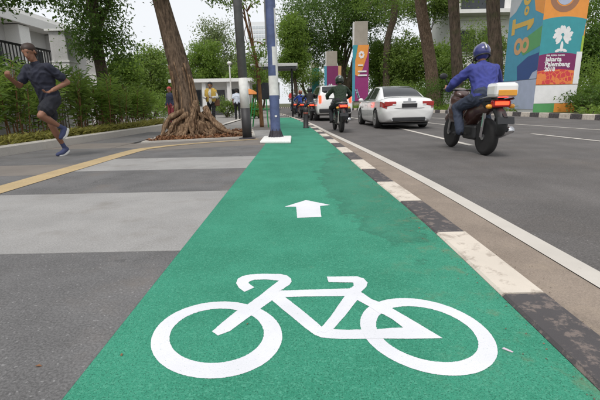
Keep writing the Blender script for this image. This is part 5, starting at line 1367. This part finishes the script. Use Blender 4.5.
# person glimpsed behind the roots
pk = dp(172, 118, 19.5); 
person('person in a dark top and red cap half hidden behind the leaning trunk', (pk.x, 19.5, -.03), R(150), stand(1.68), (CL('dark_blue_top', (.025, .03, .06)), CL('red_skirt', (.25, .04, .05)), trs), 'long', 'long', vox=.018, hair=CL('red_cap', (.45, .06, .06)))
# riders
def rider(label, bike, J=None, **kw):
    B_ = dict(pelvis=(0, .12, .93), chest=(0, .26, 1.26), neck=(0, .31, 1.43), head=(0, .36, 1.565), shL=(-.19, .28, 1.335), shR=(.19, .28, 1.335), elL=(-.37, .46, 1.14), elR=(.37, .46, 1.14), wrL=(-.33, .76, 1.05), wrR=(.33, .76, 1.05), hdL=(.1, 1, 0), hdR=(-.1, 1, 0),
              hipL=(-.11, .14, .90), hipR=(.11, .14, .90), knL=(-.24, .58, .74), knR=(.24, .58, .74), anL=(-.24, .42, .36), anR=(.24, .42, .36), toL=(-.25, .62, .31), toR=(.25, .62, .31), curl=(.75, 0, 0))
    if J: B_.update(J)
    s = bike.scale[0]; B_ = {k: (tuple(c*s for c in v) if k[:2] != 'hd' and k != 'curl' else v) for k, v in B_.items()}
    return person(label, bike.location, bike.rotation_euler[2], B_, **kw)
jeans = CL('jeans', (.035, .045, .075)); blk = CL('black_jacket', (.014, .014, .016)); 
# nearest: rider in a wide blue jacket
b1 = motorcycle('nearest motorcycle with lit red tail light and white top case', (3.14, 6.75, ROAD_Z), R(3), (.075, .035, .028), True, True, 1.06)
p1 = rider('rider in a billowing blue jacket on the nearest motorcycle', b1, None, cols=(CL('blue_jacket', (.045, .055, .25)), jeans, blk), sleeves='long', helmet=mat_plain('blue_helmet', (.035, .04, .17), .3, 0, .05, .6), fat=1.38, vox=.014)
# green-jacketed rider by the kerb
b2 = motorcycle('dark motorcycle with glowing tail light close to the striped kerb', (1.34, 12.7, ROAD_Z), R(4), (.03, .03, .035), True)
rider('rider in a dark green jacket between the two white cars', b2, None, cols=(CL('dark_green_jacket', (.018, .034, .018)), CL('dark_trousers', (.02, .02, .024)), blk), sleeves='long', helmet=mat_plain('dark_green_helmet', (.02, .035, .02), .35, 0, .05, .5), fat=1.15)
for k, (px, py, lb, lr, c, hc) in enumerate(((311, 120.5, 'motorcycle with bright tail light right behind the bollard', 'rider in black right behind the bollard', (.02, .02, .022), (.016, .015, .015)), (301.5, 117.6, 'motorcycle with red tail light left of the bollard', 'rider in a bright blue jacket left of the bollard', (.05, .10, .45), (.45, .12, .04)),
                                            (295, 114.5, 'small far motorcycle at the bend of the road', 'far rider in grey at the bend of the road', (.16, .17, .2), (.3, .3, .32)))):
    q = gp(px, py, ROAD_Z); bk = motorcycle(lb, (q.x, q.y, ROAD_Z), R(7), (.2, .03, .03), True, False, 1.0)
    rider(lr, bk, None, cols=(CL('rider_top', c), jeans, blk), sleeves='long', helmet=mat_plain('helmet', hc, .35, 0, .05, .5), vox=.02)

# ================================================================== SMALL THINGS
q = gp(507.5, 350.5, .005)
lt = MB().prism([(-.016, -.005), (.015, .0), (.016, .006), (-.014, .005)], 0, .002).build('paper_scrap', mat_plain('pale_pink_paper', (.62, .50, .58), .8), None, loc=q)
lt.rotation_euler = (0, 0, R(-55)); tag(lt, 'tiny pale pink paper scrap on the green lane right of the rear wheel', 'litter')
rs = np.random.RandomState(3)
for k, (x, y, lb) in enumerate(((35, 366, 'dry brown leaf lying on the near dark paving'), (122, 356, 'dry leaf on the green lane edge left of the front wheel'), (248.5, 323, 'brown leaf lying inside the front wheel symbol'), (418, 228, 'dry leaf on the green lane near the kerb'))):
    p_ = gp(x, y, .007 if x > 100 else .002); me = leaf_mesh('fallen_leaf', [(0, 0, 0)], .019, rs, MT['litter'], 1.8, 2.0, .2, [(math.cos(k*2.1), math.sin(k*2.1), .02)])
    o = bpy.data.objects.new('fallen_leaf', me); COL.objects.link(o); o.location = p_; tag(o, lb, 'leaf', 'fallen leaves')

MT['grit'] = mat_leaf('kerb_grit', (.07, .05, .035), (.24, .17, .11), .05)
# grit and leaf bits collected along the kerb
rs = np.random.RandomState(15); pts = []
for k in range(1500):
    y = rs.uniform(.9, 12); kx_ = KX(y)
    if k % 3: pts.append((kx_+.225+abs(rs.normal())*.09, y, ROAD_Z+.006))
    else: pts.append((kx_-.01-abs(rs.normal())*.05, y, .006))
d_ = rs.normal(size=(len(pts), 3)); d_[:, 2] *= .15
tag(link('kerb_grit', leaf_mesh('kerb_grit', pts, .0075, rs, MT['grit'], 1.5, 1.5, dirs=d_), None), 'fine grit and leaf bits gathered along the kerb', 'grit', kind='stuff')
